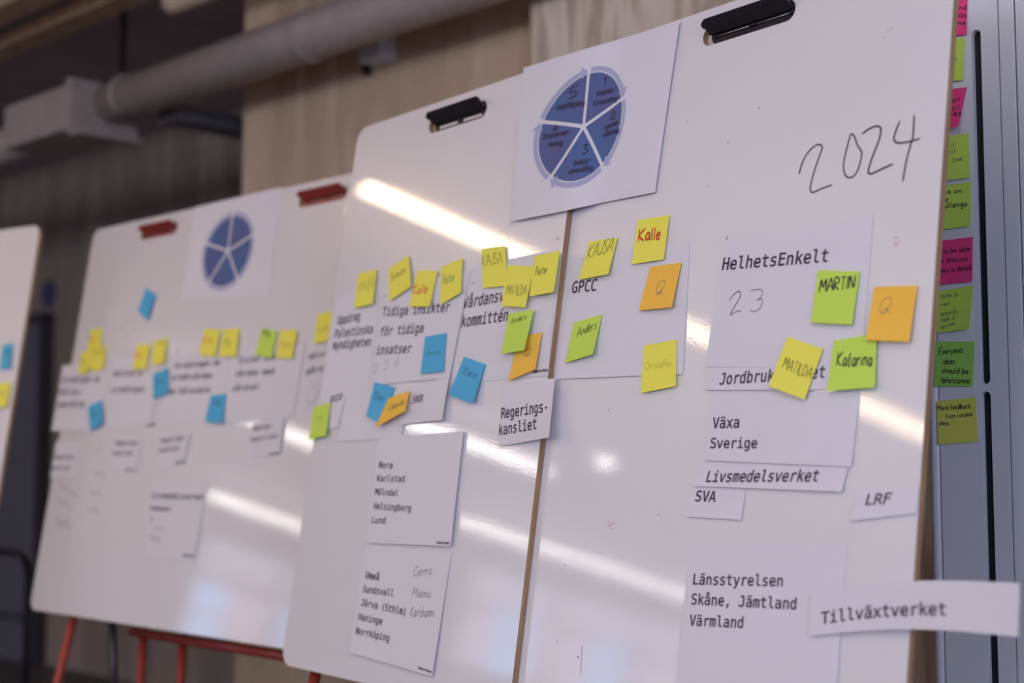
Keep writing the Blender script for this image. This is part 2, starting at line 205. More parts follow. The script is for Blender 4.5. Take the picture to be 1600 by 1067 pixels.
{'b': 'B2', 'Q': [[0.11213, -0.6113], [0.36433, -0.61308], [0.34445, -0.71205], [0.10412, -0.71732]], 'k': [1.594, -0.2132], 'h0': 0.0023, 'lift': [0, 0, 0, 0], 'kind': 'sheet', 'col': 'white', 'label': 'blank white sheet behind the blue and orange notes', 'group': 'printed sheets on the near whiteboard pair', 'T': [], 'H': [], 'wave': 0.4, 'curl': 1.6},
{'b': 'B2', 'Q': [[0.34764, -0.61135], [0.4866, -0.5944], [0.47977, -0.67917], [0.331, -0.68621]], 'k': [1.48106, -0.22676], 'h0': 0.0036, 'lift': [0, 4, 9, 1], 'kind': 'sheet', 'col': 'white', 'label': 'small white sheet printed SKR, above the city lists', 'group': 'printed sheets on the near whiteboard pair', 'T': [('SKR', [0.37102, -0.64329], [0.40641, -0.64186], 0.01561, 'mono')], 'H': [], 'wave': 0, 'curl': 1.6},
{'b': 'B2', 'Q': [[0.26639, -0.70998], [0.55541, -0.70274], [0.56074, -0.91671], [0.27491, -0.92382]], 'k': [1.4762, -0.1164], 'h0': 0.0036, 'lift': [0, 2, 4, 1], 'kind': 'sheet', 'col': 'white', 'label': 'white sheet listing five cities from Nora to Lund', 'group': 'printed sheets on the near whiteboard pair', 'T': [('Nora', [0.28203, -0.77281], [0.33139, -0.77388], 0.01301, 'mono'), ('Karlstad', [0.28172, -0.80007], [0.38092, -0.80016], 0.01294, 'mono'), ('Mölndal', [0.2814, -0.82724], [0.36505, -0.82816], 0.01287, 'mono'), ('Helsingborg', [0.28376, -0.85554], [0.4165, -0.85692], 0.0128, 'mono'), ('Lund', [0.28377, -0.88379], [0.33275, -0.88335], 0.01273, 'mono')], 'H': [], 'wave': 0.4, 'curl': 1.6, 'logo': ([0.51507, -0.91409], [0.55597, -0.91339], 0.00474)},
{'b': 'B2', 'Q': [[0.26944, -0.92761], [0.56242, -0.93163], [0.55052, -1.15313], [0.26239, -1.14067]], 'k': [1.47562, 0.02854], 'h0': 0.001, 'lift': [1, 1, 5, 5], 'kind': 'sheet', 'col': 'white', 'label': 'white sheet listing five cities from Umeå to Norrköping with handwriting', 'group': 'printed sheets on the near whiteboard pair', 'T': [('Umeå', [0.28375, -0.993], [0.3333, -0.9948], 0.01371, 'mono'), ('Sundsvall', [0.28142, -1.02096], [0.38984, -1.0217], 0.01365, 'mono'), ('Järva (Sthlm)', [0.2811, -1.04743], [0.43916, -1.05292], 0.01358, 'mono'), ('Haninge', [0.27878, -1.07526], [0.36526, -1.07753], 0.01351, 'mono'), ('Norrköping', [0.27646, -1.10302], [0.39699, -1.10614], 0.01345, 'mono')], 'H': [('Gems', [0.44986, -0.97865], [0.50786, -0.97259], 0.01789, 0.001, 'ink'), ('Malmö', [0.45446, -1.01688], [0.51348, -1.01602], 0.01773, 0.001, 'ink'), ('Karlshamn', [0.45665, -1.05383], [0.53116, -1.04865], 0.01876, 0.001, 'ink')], 'wave': 1.2, 'curl': 1.6, 'logo': ([0.50324, -1.1447], [0.54728, -1.14777], 0.00454)},
{'b': 'B2', 'Q': [[0.09717, -0.34998], [0.1704, -0.34647], [0.17222, -0.42372], [0.09864, -0.42574]], 'k': [1.66138, -0.39211], 'h0': 0.0049, 'lift': [0, 0, 6, 3], 'kind': 'note', 'col': 'yellow', 'label': 'yellow sticky note above the three-line sheet at the board edge', 'group': 'sticky notes on the near whiteboard pair', 'T': [], 'H': [('KAJSA', [0.1078, -0.39103], [0.16763, -0.38553], 0.02046, 0.0009, 'pencil')], 'wave': 0, 'curl': 1.6},
{'b': 'B2', 'Q': [[0.21624, -0.35145], [0.28781, -0.32917], [0.31105, -0.39828], [0.23637, -0.4239]], 'k': [1.57865, -0.39906], 'h0': 0.0049, 'lift': [0, 0, 6, 3], 'kind': 'note', 'col': 'yellow', 'label': 'yellow sticky note tilted upward, above Tidiga insikter', 'group': 'sticky notes on the near whiteboard pair', 'T': [], 'H': [('Simon', [0.23319, -0.38094], [0.28462, -0.36572], 0.01701, 0.0012, 'ink')], 'wave': 0, 'curl': 1.6},
{'b': 'B2', 'Q': [[0.32677, -0.36618], [0.40132, -0.37555], [0.38865, -0.44809], [0.31423, -0.44163]], 'k': [1.51748, -0.37833], 'h0': 0.0049, 'lift': [0, 0, 6, 3], 'kind': 'note', 'col': 'yellow', 'label': 'yellow sticky note with red handwriting, touching the word insikter', 'group': 'sticky notes on the near whiteboard pair', 'T': [], 'H': [('Kalle', [0.31967, -0.41527], [0.37308, -0.41898], 0.01927, 0.0032, 'orangered')], 'wave': 0, 'curl': 1.6},
{'b': 'B2', 'Q': [[0.41085, -0.36867], [0.48216, -0.35839], [0.49077, -0.42884], [0.42607, -0.44744]], 'k': [1.45643, -0.38285], 'h0': 0.0049, 'lift': [0, 0, 6, 3], 'kind': 'note', 'col': 'yellow', 'label': 'yellow sticky note with green handwriting, above insikter', 'group': 'sticky notes on the near whiteboard pair', 'T': [], 'H': [('Petter', [0.4259, -0.40701], [0.4659, -0.40193], 0.01874, 0.0012, 'greenink')], 'wave': 0, 'curl': 1.6},
{'b': 'B2', 'Q': [[0.53849, -0.34669], [0.61338, -0.34946], [0.63667, -0.4289], [0.55881, -0.42621]], 'k': [1.36854, -0.39081], 'h0': 0.0036, 'lift': [0, 0, 3, 2], 'kind': 'note', 'col': 'yellow', 'label': 'yellow sticky note with tall black capitals, touching the light streak', 'group': 'sticky notes on the near whiteboard pair', 'T': [], 'H': [('KAJSA', [0.54987, -0.38236], [0.61208, -0.383], 0.02338, 0.001, 'ink')], 'wave': 0, 'curl': 1.6},
{'b': 'B2', 'Q': [[0.63407, -0.39012], [0.71398, -0.4014], [0.70397, -0.47726], [0.62994, -0.46841]], 'k': [1.31798, -0.36186], 'h0': 0.0075, 'lift': [0, 0, 4, 3], 'kind': 'note', 'col': 'yellow', 'label': 'yellow sticky note between two others, covering part of Vårdansvars', 'group': 'sticky notes on the near whiteboard pair', 'T': [], 'H': [('MATILDA', [0.64135, -0.44741], [0.70129, -0.45304], 0.01747, 0.0009, 'ink')], 'wave': 0, 'curl': 1.6},
{'b': 'B2', 'Q': [[0.71558, -0.38291], [0.78762, -0.38066], [0.78332, -0.45665], [0.7148, -0.45849]], 'k': [1.2686, -0.37195], 'h0': 0.0101, 'lift': [0, 0, 5, 2], 'kind': 'note', 'col': 'yellow', 'label': 'yellow sticky note leaning against the wooden seam', 'group': 'sticky notes on the near whiteboard pair', 'T': [], 'H': [('Petter', [0.72636, -0.42136], [0.75867, -0.41882], 0.01467, 0.0011, 'ink')], 'wave': 0, 'curl': 1.6},
{'b': 'B2', 'Q': [[0.65986, -0.48613], [0.73239, -0.48385], [0.71874, -0.55842], [0.65158, -0.56147]], 'k': [1.30722, -0.30549], 'h0': 0.0101, 'lift': [0, 0, 10, 3], 'kind': 'note', 'col': 'lime', 'label': 'lime sticky note partly covering an orange one', 'group': 'sticky notes on the near whiteboard pair', 'T': [], 'H': [('Anders', [0.6697, -0.50742], [0.71332, -0.50007], 0.01101, 0.001, 'ink')], 'wave': 0, 'curl': 1.6},
{'b': 'B2', 'Q': [[0.69051, -0.5318], [0.75761, -0.52709], [0.75007, -0.59424], [0.67578, -0.61183]], 'k': [1.28488, -0.27627], 'h0': 0.0049, 'lift': [0, 0, 5, 2], 'kind': 'note', 'col': 'orange', 'label': 'orange sticky note half hidden under a lime note', 'group': 'sticky notes on the near whiteboard pair', 'T': [], 'H': [('&', [0.71309, -0.57235], [0.73079, -0.56868], 0.0167, 0.0008, 'pencil')], 'wave': 0, 'curl': 1.6},
{'b': 'B2', 'Q': [[0.52861, -0.55808], [0.59918, -0.57682], [0.5746, -0.6512], [0.4943, -0.63124]], 'k': [1.39399, -0.25166], 'h0': 0.0049, 'lift': [0, 0, 8, 3], 'kind': 'note', 'col': 'blue', 'label': 'blue sticky note with dark handwriting, tilted clockwise under kommittén', 'group': 'sticky notes on the near whiteboard pair', 'T': [], 'H': [('Karin', [0.53189, -0.59305], [0.5768, -0.60377], 0.0163, 0.0011, 'ink')], 'wave': 0, 'curl': 1.6},
{'b': 'B2', 'Q': [[0.38693, -0.50949], [0.46082, -0.50696], [0.46475, -0.5835], [0.38854, -0.58487]], 'k': [1.47393, -0.28911], 'h0': 0.0049, 'lift': [0, 0, 4, 2], 'kind': 'note', 'col': 'blue', 'label': 'blue sticky note with faint green writing, right of insatser', 'group': 'sticky notes on the near whiteboard pair', 'T': [], 'H': [('Anna', [0.3985, -0.5505], [0.44648, -0.54946], 0.01313, 0.0009, 'greenink')], 'wave': 0, 'curl': 1.6},
{'b': 'B2', 'Q': [[0.22258, -0.5944], [0.30261, -0.60845], [0.27352, -0.68267], [0.2086, -0.66526]], 'k': [1.58577, -0.23014], 'h0': 0.0049, 'lift': [4, 0, 5, 8], 'kind': 'note', 'col': 'blue', 'label': 'blue sticky note curling under an orange one', 'group': 'sticky notes on the near whiteboard pair', 'T': [], 'H': [('Olov', [0.22899, -0.62963], [0.26682, -0.63623], 0.01626, 0.0012, 'ink')], 'wave': 0, 'curl': 1.6},
{'b': 'B2', 'Q': [[0.29453, -0.63173], [0.36761, -0.61877], [0.36142, -0.65984], [0.25934, -0.69141]], 'k': [1.54774, -0.223], 'h0': 0.0114, 'lift': [0, 0, 7, 3], 'kind': 'note', 'col': 'orange', 'label': 'orange sticky note with green handwriting, overlapping a blue one', 'group': 'sticky notes on the near whiteboard pair', 'T': [], 'H': [('Camilla', [0.29863, -0.65812], [0.35146, -0.64665], 0.01453, 0.0011, 'greenink')], 'wave': 0, 'curl': 1.6},
{'b': 'B2', 'Q': [[-0.01213, -0.63991], [0.05896, -0.63221], [0.05715, -0.70336], [-0.0133, -0.71371]], 'k': [1.73358, -0.20785], 'h0': 0.0049, 'lift': [0, 0, 7, 3], 'kind': 'note', 'col': 'lime', 'label': 'lime sticky note overhanging the left edge of the near pair', 'group': 'sticky notes on the near whiteboard pair', 'T': [], 'H': [('M', [0.01409, -0.6746], [0.03241, -0.67218], 0.01279, 0.0009, 'pencil')], 'wave': 0, 'curl': 1.6},
{'b': 'B3', 'Q': [[0.57359, 0.0016], [0.99417, 0.00475], [1.00573, -0.30064], [0.57944, -0.27473]], 'k': [1.55222, -0.43609], 'h0': 0.001, 'lift': [0, 0, 0, 0], 'kind': 'sheet', 'col': 'white', 'label': 'blurred white sheet with blue five-part wheel between red clips', 'group': 'wheel posters', 'T': [], 'H': [], 'wave': 0.6, 'curl': 1.6, 'wheel': 2},
{'b': 'B3', 'Q': [[-0.05344, -0.43751], [0.23679, -0.43948], [0.22839, -0.64803], [-0.05512, -0.64584]], 'k': [1.88364, -0.24795], 'h0': 0.001, 'lift': [2, 0, 0, 2], 'kind': 'sheet', 'col': 'white', 'label': 'white sheet with three blurred lines overhanging the far left edge', 'group': 'printed sheets on the far whiteboard pair', 'T': [('Utredningen om', [-0.03827, -0.49362], [0.19159, -0.49857], 0.0187, 'mono'), ('hälso-', [-0.04956, -0.53207], [0.09949, -0.53492], 0.01864, 'mono'), ('samordning', [-0.04429, -0.57096], [0.12391, -0.57342], 0.01852, 'mono')], 'H': [], 'wave': 0, 'curl': 1.6},
{'b': 'B3', 'Q': [[0.25871, -0.43102], [0.51624, -0.43665], [0.52773, -0.63983], [0.26946, -0.64118]], 'k': [1.74183, -0.25064], 'h0': 0.0023, 'lift': [0, 0, 0, 0], 'kind': 'sheet', 'col': 'white', 'label': 'white sheet with two blurred lines, below two yellow notes', 'group': 'printed sheets on the far whiteboard pair', 'T': [('Nationella', [0.27609, -0.48658], [0.43508, -0.48945], 0.01779, 'mono'), ('utredningen', [0.27658, -0.53517], [0.46041, -0.53951], 0.01767, 'mono')], 'H': [], 'wave': 0, 'curl': 1.6, 'logo': ([0.50431, -0.64127], [0.55149, -0.64023], 0.00744)},
{'b': 'B3', 'Q': [[0.55362, -0.43273], [0.85712, -0.43651], [0.86861, -0.6333], [0.57238, -0.63854]], 'k': [1.58956, -0.25138], 'h0': 0.001, 'lift': [0, 0, 0, 0], 'kind': 'sheet', 'col': 'white', 'label': 'white sheet with three blurred lines above the low blue note', 'group': 'printed sheets on the far whiteboard pair', 'T': [('Utredningen om', [0.60304, -0.4779], [0.82517, -0.47743], 0.01686, 'mono'), ('primärvården', [0.59576, -0.51078], [0.79778, -0.51352], 0.0168, 'mono'), ('om hälsodata', [0.59395, -0.55117], [0.79883, -0.55259], 0.01671, 'mono')], 'H': [], 'wave': 0, 'curl': 1.6},
{'b': 'B3', 'Q': [[0.8739, -0.43596], [1.19647, -0.43904], [1.19469, -0.63169], [0.87495, -0.63885]], 'k': [1.4384, -0.25108], 'h0': 0.0023, 'lift': [0, 0, 0, 0], 'kind': 'sheet', 'col': 'white', 'label': 'white sheet with three blurred lines below the lime note', 'group': 'printed sheets on the far whiteboard pair', 'T': [('Slutet och', [0.91739, -0.47862], [1.08004, -0.47633], 0.01593, 'mono'), ('vården med', [0.90833, -0.51308], [1.08327, -0.51368], 0.01588, 'mono'), ('vårdval', [0.90359, -0.55291], [1.028, -0.55211], 0.0158, 'mono')], 'H': [], 'wave': 0, 'curl': 1.6},
{'b': 'B3', 'Q': [[1.21504, -0.43487], [1.35875, -0.43541], [1.34894, -0.62678], [1.2043, -0.63491]], 'k': [1.32314, -0.25256], 'h0': 0.001, 'lift': [0, 0, 0, 0], 'kind': 'sheet', 'col': 'white', 'label': 'white sheet with pencil scribble, half hidden behind the near pair', 'group': 'printed sheets on the far whiteboard pair', 'T': [('Hälso', [1.22044, -0.48314], [1.28656, -0.4767], 0.01503, 'mono'), ('gård', [1.21792, -0.51924], [1.28469, -0.51563], 0.01496, 'mono')], 'H': [], 'wave': 0, 'curl': 1.6},
{'b': 'B3', 'Q': [[-0.01033, -0.68062], [0.13276, -0.68193], [0.13378, -0.78916], [-0.01192, -0.79236]], 'k': [1.89802, -0.15709], 'h0': 0.001, 'lift': [0, 0, 0, 0], 'kind': 'sheet', 'col': 'white', 'label': 'small white slip at the far left board edge', 'group': 'printed sheets on the far whiteboard pair', 'T': [('Regerings-', [-0.00372, -0.73463], [0.12324, -0.7347], 0.01398, 'mono'), ('kansliet', [-0.00811, -0.76848], [0.10325, -0.76794], 0.01392, 'mono')], 'H': [], 'wave': 0, 'curl': 1.6},
{'b': 'B3', 'Q': [[0.33995, -0.66297], [0.48736, -0.67223], [0.48268, -0.7716], [0.34296, -0.7649]], 'k': [1.73216, -0.16559], 'h0': 0.001, 'lift': [0, 2, 2, 0], 'kind': 'sheet', 'col': 'white', 'label': 'small white slip below the two-line sheet', 'group': 'printed sheets on the far whiteboard pair', 'T': [('Regerings-', [0.34942, -0.69335], [0.47672, -0.69431], 0.01327, 'mono'), ('kansliet', [0.34442, -0.72351], [0.45091, -0.72377], 0.01323, 'mono')], 'H': [], 'wave': 0, 'curl': 1.6, 'logo': ([0.42597, -0.76823], [0.47868, -0.76979], 0.00555)},
{'b': 'B3', 'Q': [[0.58592, -0.66244], [0.73074, -0.65905], [0.72292, -0.74558], [0.59526, -0.76376]], 'k': [1.61661, -0.17045], 'h0': 0.001, 'lift': [0, 3, 3, 0], 'kind': 'sheet', 'col': 'white', 'label': 'small white slip left of the low blue note', 'group': 'printed sheets on the far whiteboard pair', 'T': [('Regerings-', [0.59378, -0.68976], [0.71436, -0.68014], 0.01273, 'mono'), ('kansliet', [0.59165, -0.71689], [0.69079, -0.71015], 0.01269, 'mono')], 'H': [], 'wave': 0, 'curl': 1.6, 'logo': ([0.68196, -0.74741], [0.72875, -0.74382], 0.00533)},
{'b': 'B3', 'Q': [[1.02196, -0.63964], [1.15142, -0.62562], [1.1546, -0.7206], [1.02596, -0.73684]], 'k': [1.41425, -0.18318], 'h0': 0.001, 'lift': [0, 4, 4, 0], 'kind': 'sheet', 'col': 'white', 'label': 'small white slip curling beside the bright light reflection', 'group': 'printed sheets on the far whiteboard pair', 'T': [('Regerings-', [1.02163, -0.6615], [1.10644, -0.65447], 0.01183, 'mono'), ('kansliet', [1.02296, -0.69005], [1.1373, -0.68125], 0.01177, 'mono')], 'H': [], 'wave': 0, 'curl': 1.6, 'logo': ([1.10953, -0.72537], [1.1546, -0.7206], 0.00494)},
{'b': 'B3', 'Q': [[0.58092, -0.79442], [0.8538, -0.79514], [0.84488, -0.99873], [0.60527, -1.00147]], 'k': [1.58615, -0.08086], 'h0': 0.001, 'lift': [0, 1, 3, 0], 'kind': 'sheet', 'col': 'white', 'label': 'white sheet low on the far pair with blurred city list', 'group': 'printed sheets on the far whiteboard pair', 'T': [('Livsmedelsverket', [0.5889, -0.84448], [0.84584, -0.84478], 0.01602, 'mono'), ('Kommuner', [0.59217, -0.87828], [0.69665, -0.87919], 0.01416, 'mono'), ('1', [0.60095, -0.90822], [0.61404, -0.90782], 0.01231, 'mono')], 'H': [('Lena', [0.62392, -0.93044], [0.67643, -0.93214], 0.01222, 0.0012, 'pencil'), ('Ola', [0.61632, -0.96061], [0.6625, -0.96228], 0.01392, 0.0016, 'ink')], 'wave': 0, 'curl': 1.6, 'logo': ([0.78915, -0.99632], [0.84099, -0.99556], 0.00671)},
{'b': 'B3', 'Q': [[0.38188, -0.22439], [0.44611, -0.25129], [0.41493, -0.32427], [0.35575, -0.29274]], 'k': [1.74208, -0.37575], 'h0': 0.0049, 'lift': [0, 0, 6, 3], 'kind': 'note', 'col': 'blue', 'label': 'blue sticky note turned like a diamond, alone near the top left', 'group': 'sticky notes on the far whiteboard pair', 'T': [], 'H': [], 'wave': 0, 'curl': 1.6},
{'b': 'B3', 'Q': [[0.09293, -0.32941], [0.15949, -0.3318], [0.16807, -0.39448], [0.08528, -0.38982]], 'k': [1.86867, -0.33374], 'h0': 0.0023, 'lift': [0, 0, 6, 3], 'kind': 'note', 'col': 'yellow', 'label': 'yellow sticky note with orange writing, topmost of the left cluster', 'group': 'sticky notes on the far whiteboard pair', 'T': [], 'H': [('Ka', [0.08649, -0.36962], [0.1295, -0.37017], 0.02073, 0.003, 'orangered')], 'wave': 0, 'curl': 1.6},
{'b': 'B3', 'Q': [[0.08705, -0.38817], [0.20334, -0.39078], [0.20721, -0.46226], [0.13162, -0.46481]], 'k': [1.85517, -0.3032], 'h0': 0.0036, 'lift': [0, 0, 6, 3], 'kind': 'note', 'col': 'yellow', 'label': 'yellow sticky note, right one of the lower left cluster', 'group': 'sticky notes on the far whiteboard pair', 'T': [], 'H': [('Mat', [0.13471, -0.41495], [0.19566, -0.41419], 0.01635, 0.0016, 'pencil')], 'wave': 0, 'curl': 1.6},
{'b': 'B3', 'Q': [[0.05817, -0.40104], [0.12856, -0.40085], [0.11898, -0.46651], [0.06202, -0.47207]], 'k': [1.88727, -0.29937], 'h0': 0.0049, 'lift': [0, 0, 6, 3], 'kind': 'note', 'col': 'yellow', 'label': 'yellow sticky note, lowest of the left cluster', 'group': 'sticky notes on the far whiteboard pair', 'T': [], 'H': [('Si', [0.06314, -0.4398], [0.10238, -0.43968], 0.01648, 0.0018, 'pencil')], 'wave': 0, 'curl': 1.6},
{'b': 'B3', 'Q': [[0.38364, -0.39752], [0.45762, -0.398], [0.45563, -0.47383], [0.3801, -0.46848]], 'k': [1.73283, -0.29967], 'h0': 0.0049, 'lift': [0, 0, 6, 3], 'kind': 'note', 'col': 'yellow', 'label': 'yellow sticky note with orange writing above the two-line sheet', 'group': 'sticky notes on the far whiteboard pair', 'T': [], 'H': [('Ka', [0.38153, -0.43784], [0.42049, -0.43791], 0.02151, 0.003, 'orangered')], 'wave': 0, 'curl': 1.6},
{'b': 'B3', 'Q': [[0.47371, -0.38915], [0.54387, -0.38398], [0.54505, -0.45898], [0.47754, -0.46136]], 'k': [1.68897, -0.30471], 'h0': 0.0036, 'lift': [0, 0, 6, 3], 'kind': 'note', 'col': 'yellow', 'label': 'yellow sticky note with pencil line, right of the orange-inked one', 'group': 'sticky notes on the far whiteboard pair', 'T': [], 'H': [('ME', [0.48172, -0.40482], [0.53159, -0.40017], 0.01159, 0.0012, 'pencil')], 'wave': 0, 'curl': 1.6},
{'b': 'B3', 'Q': [[0.7266, -0.37159], [0.80908, -0.37704], [0.80133, -0.45363], [0.72116, -0.44584]], 'k': [1.56894, -0.31005], 'h0': 0.0036, 'lift': [0, 0, 6, 3], 'kind': 'note', 'col': 'yellow', 'label': 'yellow sticky note with orange writing, left one under the wheel sheet', 'group': 'sticky notes on the far whiteboard pair', 'T': [], 'H': [('Ka', [0.72833, -0.41357], [0.7756, -0.41454], 0.02034, 0.003, 'orangered')], 'wave': 0, 'curl': 1.6},
{'b': 'B3', 'Q': [[0.82403, -0.38011], [0.89929, -0.37976], [0.90441, -0.45927], [0.8189, -0.45482]], 'k': [1.52409, -0.30719], 'h0': 0.0049, 'lift': [0, 0, 6, 3], 'kind': 'note', 'col': 'yellow', 'label': 'yellow sticky note with green writing, right one under the wheel sheet', 'group': 'sticky notes on the far whiteboard pair', 'T': [], 'H': [('Pe', [0.83927, -0.42746], [0.86642, -0.42725], 0.01808, 0.0018, 'greenink')], 'wave': 0, 'curl': 1.6},
{'b': 'B3', 'Q': [[1.00118, -0.38627], [1.07497, -0.39975], [1.06376, -0.47068], [0.98743, -0.45986]], 'k': [1.44293, -0.30199], 'h0': 0.0036, 'lift': [0, 0, 6, 3], 'kind': 'note', 'col': 'lime', 'label': 'lime sticky note, only lime one fully on the far pair', 'group': 'sticky notes on the far whiteboard pair', 'T': [], 'H': [('Ma', [1.00711, -0.4109], [1.04167, -0.41305], 0.01934, 0.0022, 'ink')], 'wave': 0, 'curl': 1.6},
{'b': 'B3', 'Q': [[1.0901, -0.39761], [1.1622, -0.40236], [1.15494, -0.47731], [1.08252, -0.47192]], 'k': [1.40109, -0.29832], 'h0': 0.0049, 'lift': [0, 0, 6, 3], 'kind': 'note', 'col': 'yellow', 'label': 'yellow sticky note immediately right of the lime one', 'group': 'sticky notes on the far whiteboard pair', 'T': [], 'H': [('Matil', [1.09533, -0.44382], [1.14798, -0.44681], 0.01376, 0.0014, 'orangered')], 'wave': 0, 'curl': 1.6},
{'b': 'B3', 'Q': [[1.23503, -0.367], [1.29636, -0.3633], [1.29223, -0.44006], [1.236, -0.4433]], 'k': [1.3331, -0.31412], 'h0': 0.0036, 'lift': [0, 0, 6, 3], 'kind': 'note', 'col': 'yellow', 'label': 'yellow sticky note tucked behind the near pair edge', 'group': 'sticky notes on the far whiteboard pair', 'T': [], 'H': [('Lars', [1.25022, -0.41281], [1.28549, -0.40853], 0.01174, 0.0012, 'pencil')], 'wave': 0, 'curl': 1.6},
{'b': 'B3', 'Q': [[0.49802, -0.4889], [0.57478, -0.47369], [0.58929, -0.54809], [0.5195, -0.56247]], 'k': [1.67331, -0.26011], 'h0': 0.0049, 'lift': [0, 0, 6, 3], 'kind': 'note', 'col': 'blue', 'label': 'blue sticky note between the two-line and three-line sheets', 'group': 'sticky notes on the far whiteboard pair', 'T': [], 'H': [('Ka', [0.52752, -0.51999], [0.56, -0.51568], 0.01697, 0.0022, 'ink')], 'wave': 0, 'curl': 1.6},
{'b': 'B3', 'Q': [[0.15455, -0.57496], [0.23241, -0.55758], [0.25802, -0.62603], [0.19507, -0.65209]], 'k': [1.83152, -0.2203], 'h0': 0.0049, 'lift': [0, 0, 8, 3], 'kind': 'note', 'col': 'blue', 'label': 'blue sticky note lowest at the far left', 'group': 'sticky notes on the far whiteboard pair', 'T': [], 'H': [('Ka', [0.18866, -0.60912], [0.2204, -0.60202], 0.01576, 0.0018, 'ink')], 'wave': 0, 'curl': 1.6},
{'b': 'B3', 'Q': [[0.81033, -0.56255], [0.88529, -0.55975], [0.8819, -0.63943], [0.80171, -0.63445]], 'k': [1.53205, -0.22203], 'h0': 0.0049, 'lift': [0, 0, 8, 3], 'kind': 'note', 'col': 'blue', 'label': 'blue sticky note under the low end of a three-line sheet', 'group': 'sticky notes on the far whiteboard pair', 'T': [], 'H': [('Ka', [0.83318, -0.59135], [0.86321, -0.59042], 0.0159, 0.0022, 'ink')], 'wave': 0, 'curl': 1.6},
{'b': 'B0', 'Q': [[-0.08394, -0.38433], [-0.03644, -0.38035], [-0.03302, -0.45733], [-0.08029, -0.46173]], 'k': [1.32049, -0.27268], 'h0': 0.0049, 'lift': [0, 0, 6, 3], 'kind': 'note', 'col': 'blue', 'label': 'blue sticky note on the leftmost board', 'group': 'sticky notes on the far whiteboard pair', 'T': [], 'H': [('An', [-0.06624, -0.41968], [-0.04282, -0.41657], 0.01642, 0.0018, 'ink')], 'wave': 0, 'curl': 1.6},
{'b': 'B0', 'Q': [[-0.0964, -0.50772], [-0.0158, -0.50407], [-0.01848, -0.57977], [-0.1009, -0.58812]], 'k': [1.32026, -0.22809], 'h0': 0.0049, 'lift': [0, 0, 6, 3], 'kind': 'note', 'col': 'yellow', 'label': 'yellow sticky note on the leftmost board', 'group': 'sticky notes on the far whiteboard pair', 'T': [], 'H': [('Mat', [-0.0742, -0.54858], [-0.0302, -0.54365], 0.01617, 0.0012, 'pencil')], 'wave': 0, 'curl': 1.6},
{'b': 'CAB', 'Q': [[0.0197, -0.07945], [0.09182, -0.0908], [0.08709, -0.17594], [0.01496, -0.16752]], 'k': [0.50077, -0.34304], 'h0': 0.001, 'lift': [0, 0, 4, 3], 'kind': 'note', 'col': 'pink', 'label': 'pink sticky note at the top of the cabinet column', 'group': 'sticky notes on the cabinet door', 'T': [], 'H': [('ideas and', [0.03181, -0.12333], [0.08832, -0.13259], 0.00905, 0.0013, 'ink'), ('thoughts', [0.04101, -0.13786], [0.08678, -0.14568], 0.00902, 0.0018, 'ink'), ('welcome', [0.03109, -0.15046], [0.08528, -0.15767], 0.00791, 0.0013, 'ink')], 'wave': 0, 'curl': 1.6},
{'b': 'CAB', 'Q': [[0.01237, -0.17382], [0.08462, -0.18101], [0.07794, -0.25331], [0.00564, -0.24537]], 'k': [0.50444, -0.30528], 'h0': 0.001, 'lift': [0, 0, 4, 3], 'kind': 'note', 'col': 'lime', 'label': 'lime sticky note second from the top of the cabinet column', 'group': 'sticky notes on the cabinet door', 'T': [], 'H': [('to see', [0.02704, -0.21203], [0.06841, -0.21796], 0.00676, 0.0008, 'greenink')], 'wave': 0, 'curl': 1.6},
{'b': 'CAB', 'Q': [[0.01609, -0.26205], [0.08568, -0.26699], [0.06756, -0.33269], [-0.00376, -0.3266]], 'k': [0.50611, -0.26809], 'h0': 0.001, 'lift': [0, 0, 14, 5], 'kind': 'note', 'col': 'pink', 'label': 'pink sticky note curling, third down the cabinet column', 'group': 'sticky notes on the cabinet door', 'T': [], 'H': [('open', [0.03695, -0.28836], [0.07228, -0.28902], 0.00895, 0.0013, 'ink'), ('at all', [0.02708, -0.30014], [0.06952, -0.30411], 0.00897, 0.0013, 'ink'), ('times', [0.03634, -0.31072], [0.07276, -0.31356], 0.00894, 0.0013, 'ink')], 'wave': 0, 'curl': 1.6},
{'b': 'CAB', 'Q': [[0.01751, -0.34472], [0.08574, -0.34674], [0.08704, -0.42292], [0.01785, -0.42224]], 'k': [0.50139, -0.22934], 'h0': 0.001, 'lift': [0, 0, 4, 3], 'kind': 'note', 'col': 'lime', 'label': 'lime sticky note below the curling pink one', 'group': 'sticky notes on the cabinet door', 'T': [], 'H': [('a', [0.05375, -0.36607], [0.05962, -0.36587], 0.00887, 0.0008, 'greenink'), ('bit of', [0.02986, -0.3747], [0.06281, -0.37745], 0.00892, 0.0008, 'greenink'), ('time', [0.05653, -0.39316], [0.07288, -0.39225], 0.00885, 0.0008, 'greenink')], 'wave': 0, 'curl': 1.6},
{'b': 'CAB', 'Q': [[0.01883, -0.4302], [0.08797, -0.43073], [0.08468, -0.50588], [0.01441, -0.50671]], 'k': [0.50164, -0.1919], 'h0': 0.001, 'lift': [0, 0, 4, 3], 'kind': 'note', 'col': 'lime', 'label': 'lime sticky note with black writing ending in challenge', 'group': 'sticky notes on the cabinet door', 'T': [], 'H': [('Focus on', [0.01609, -0.44327], [0.07019, -0.44704], 0.00781, 0.0013, 'ink'), ('the', [0.02282, -0.45977], [0.04649, -0.45943], 0.0089, 0.0013, 'ink'), ('challenge', [0.02611, -0.47021], [0.07991, -0.47137], 0.00999, 0.0014, 'ink')], 'wave': 0, 'curl': 1.6},
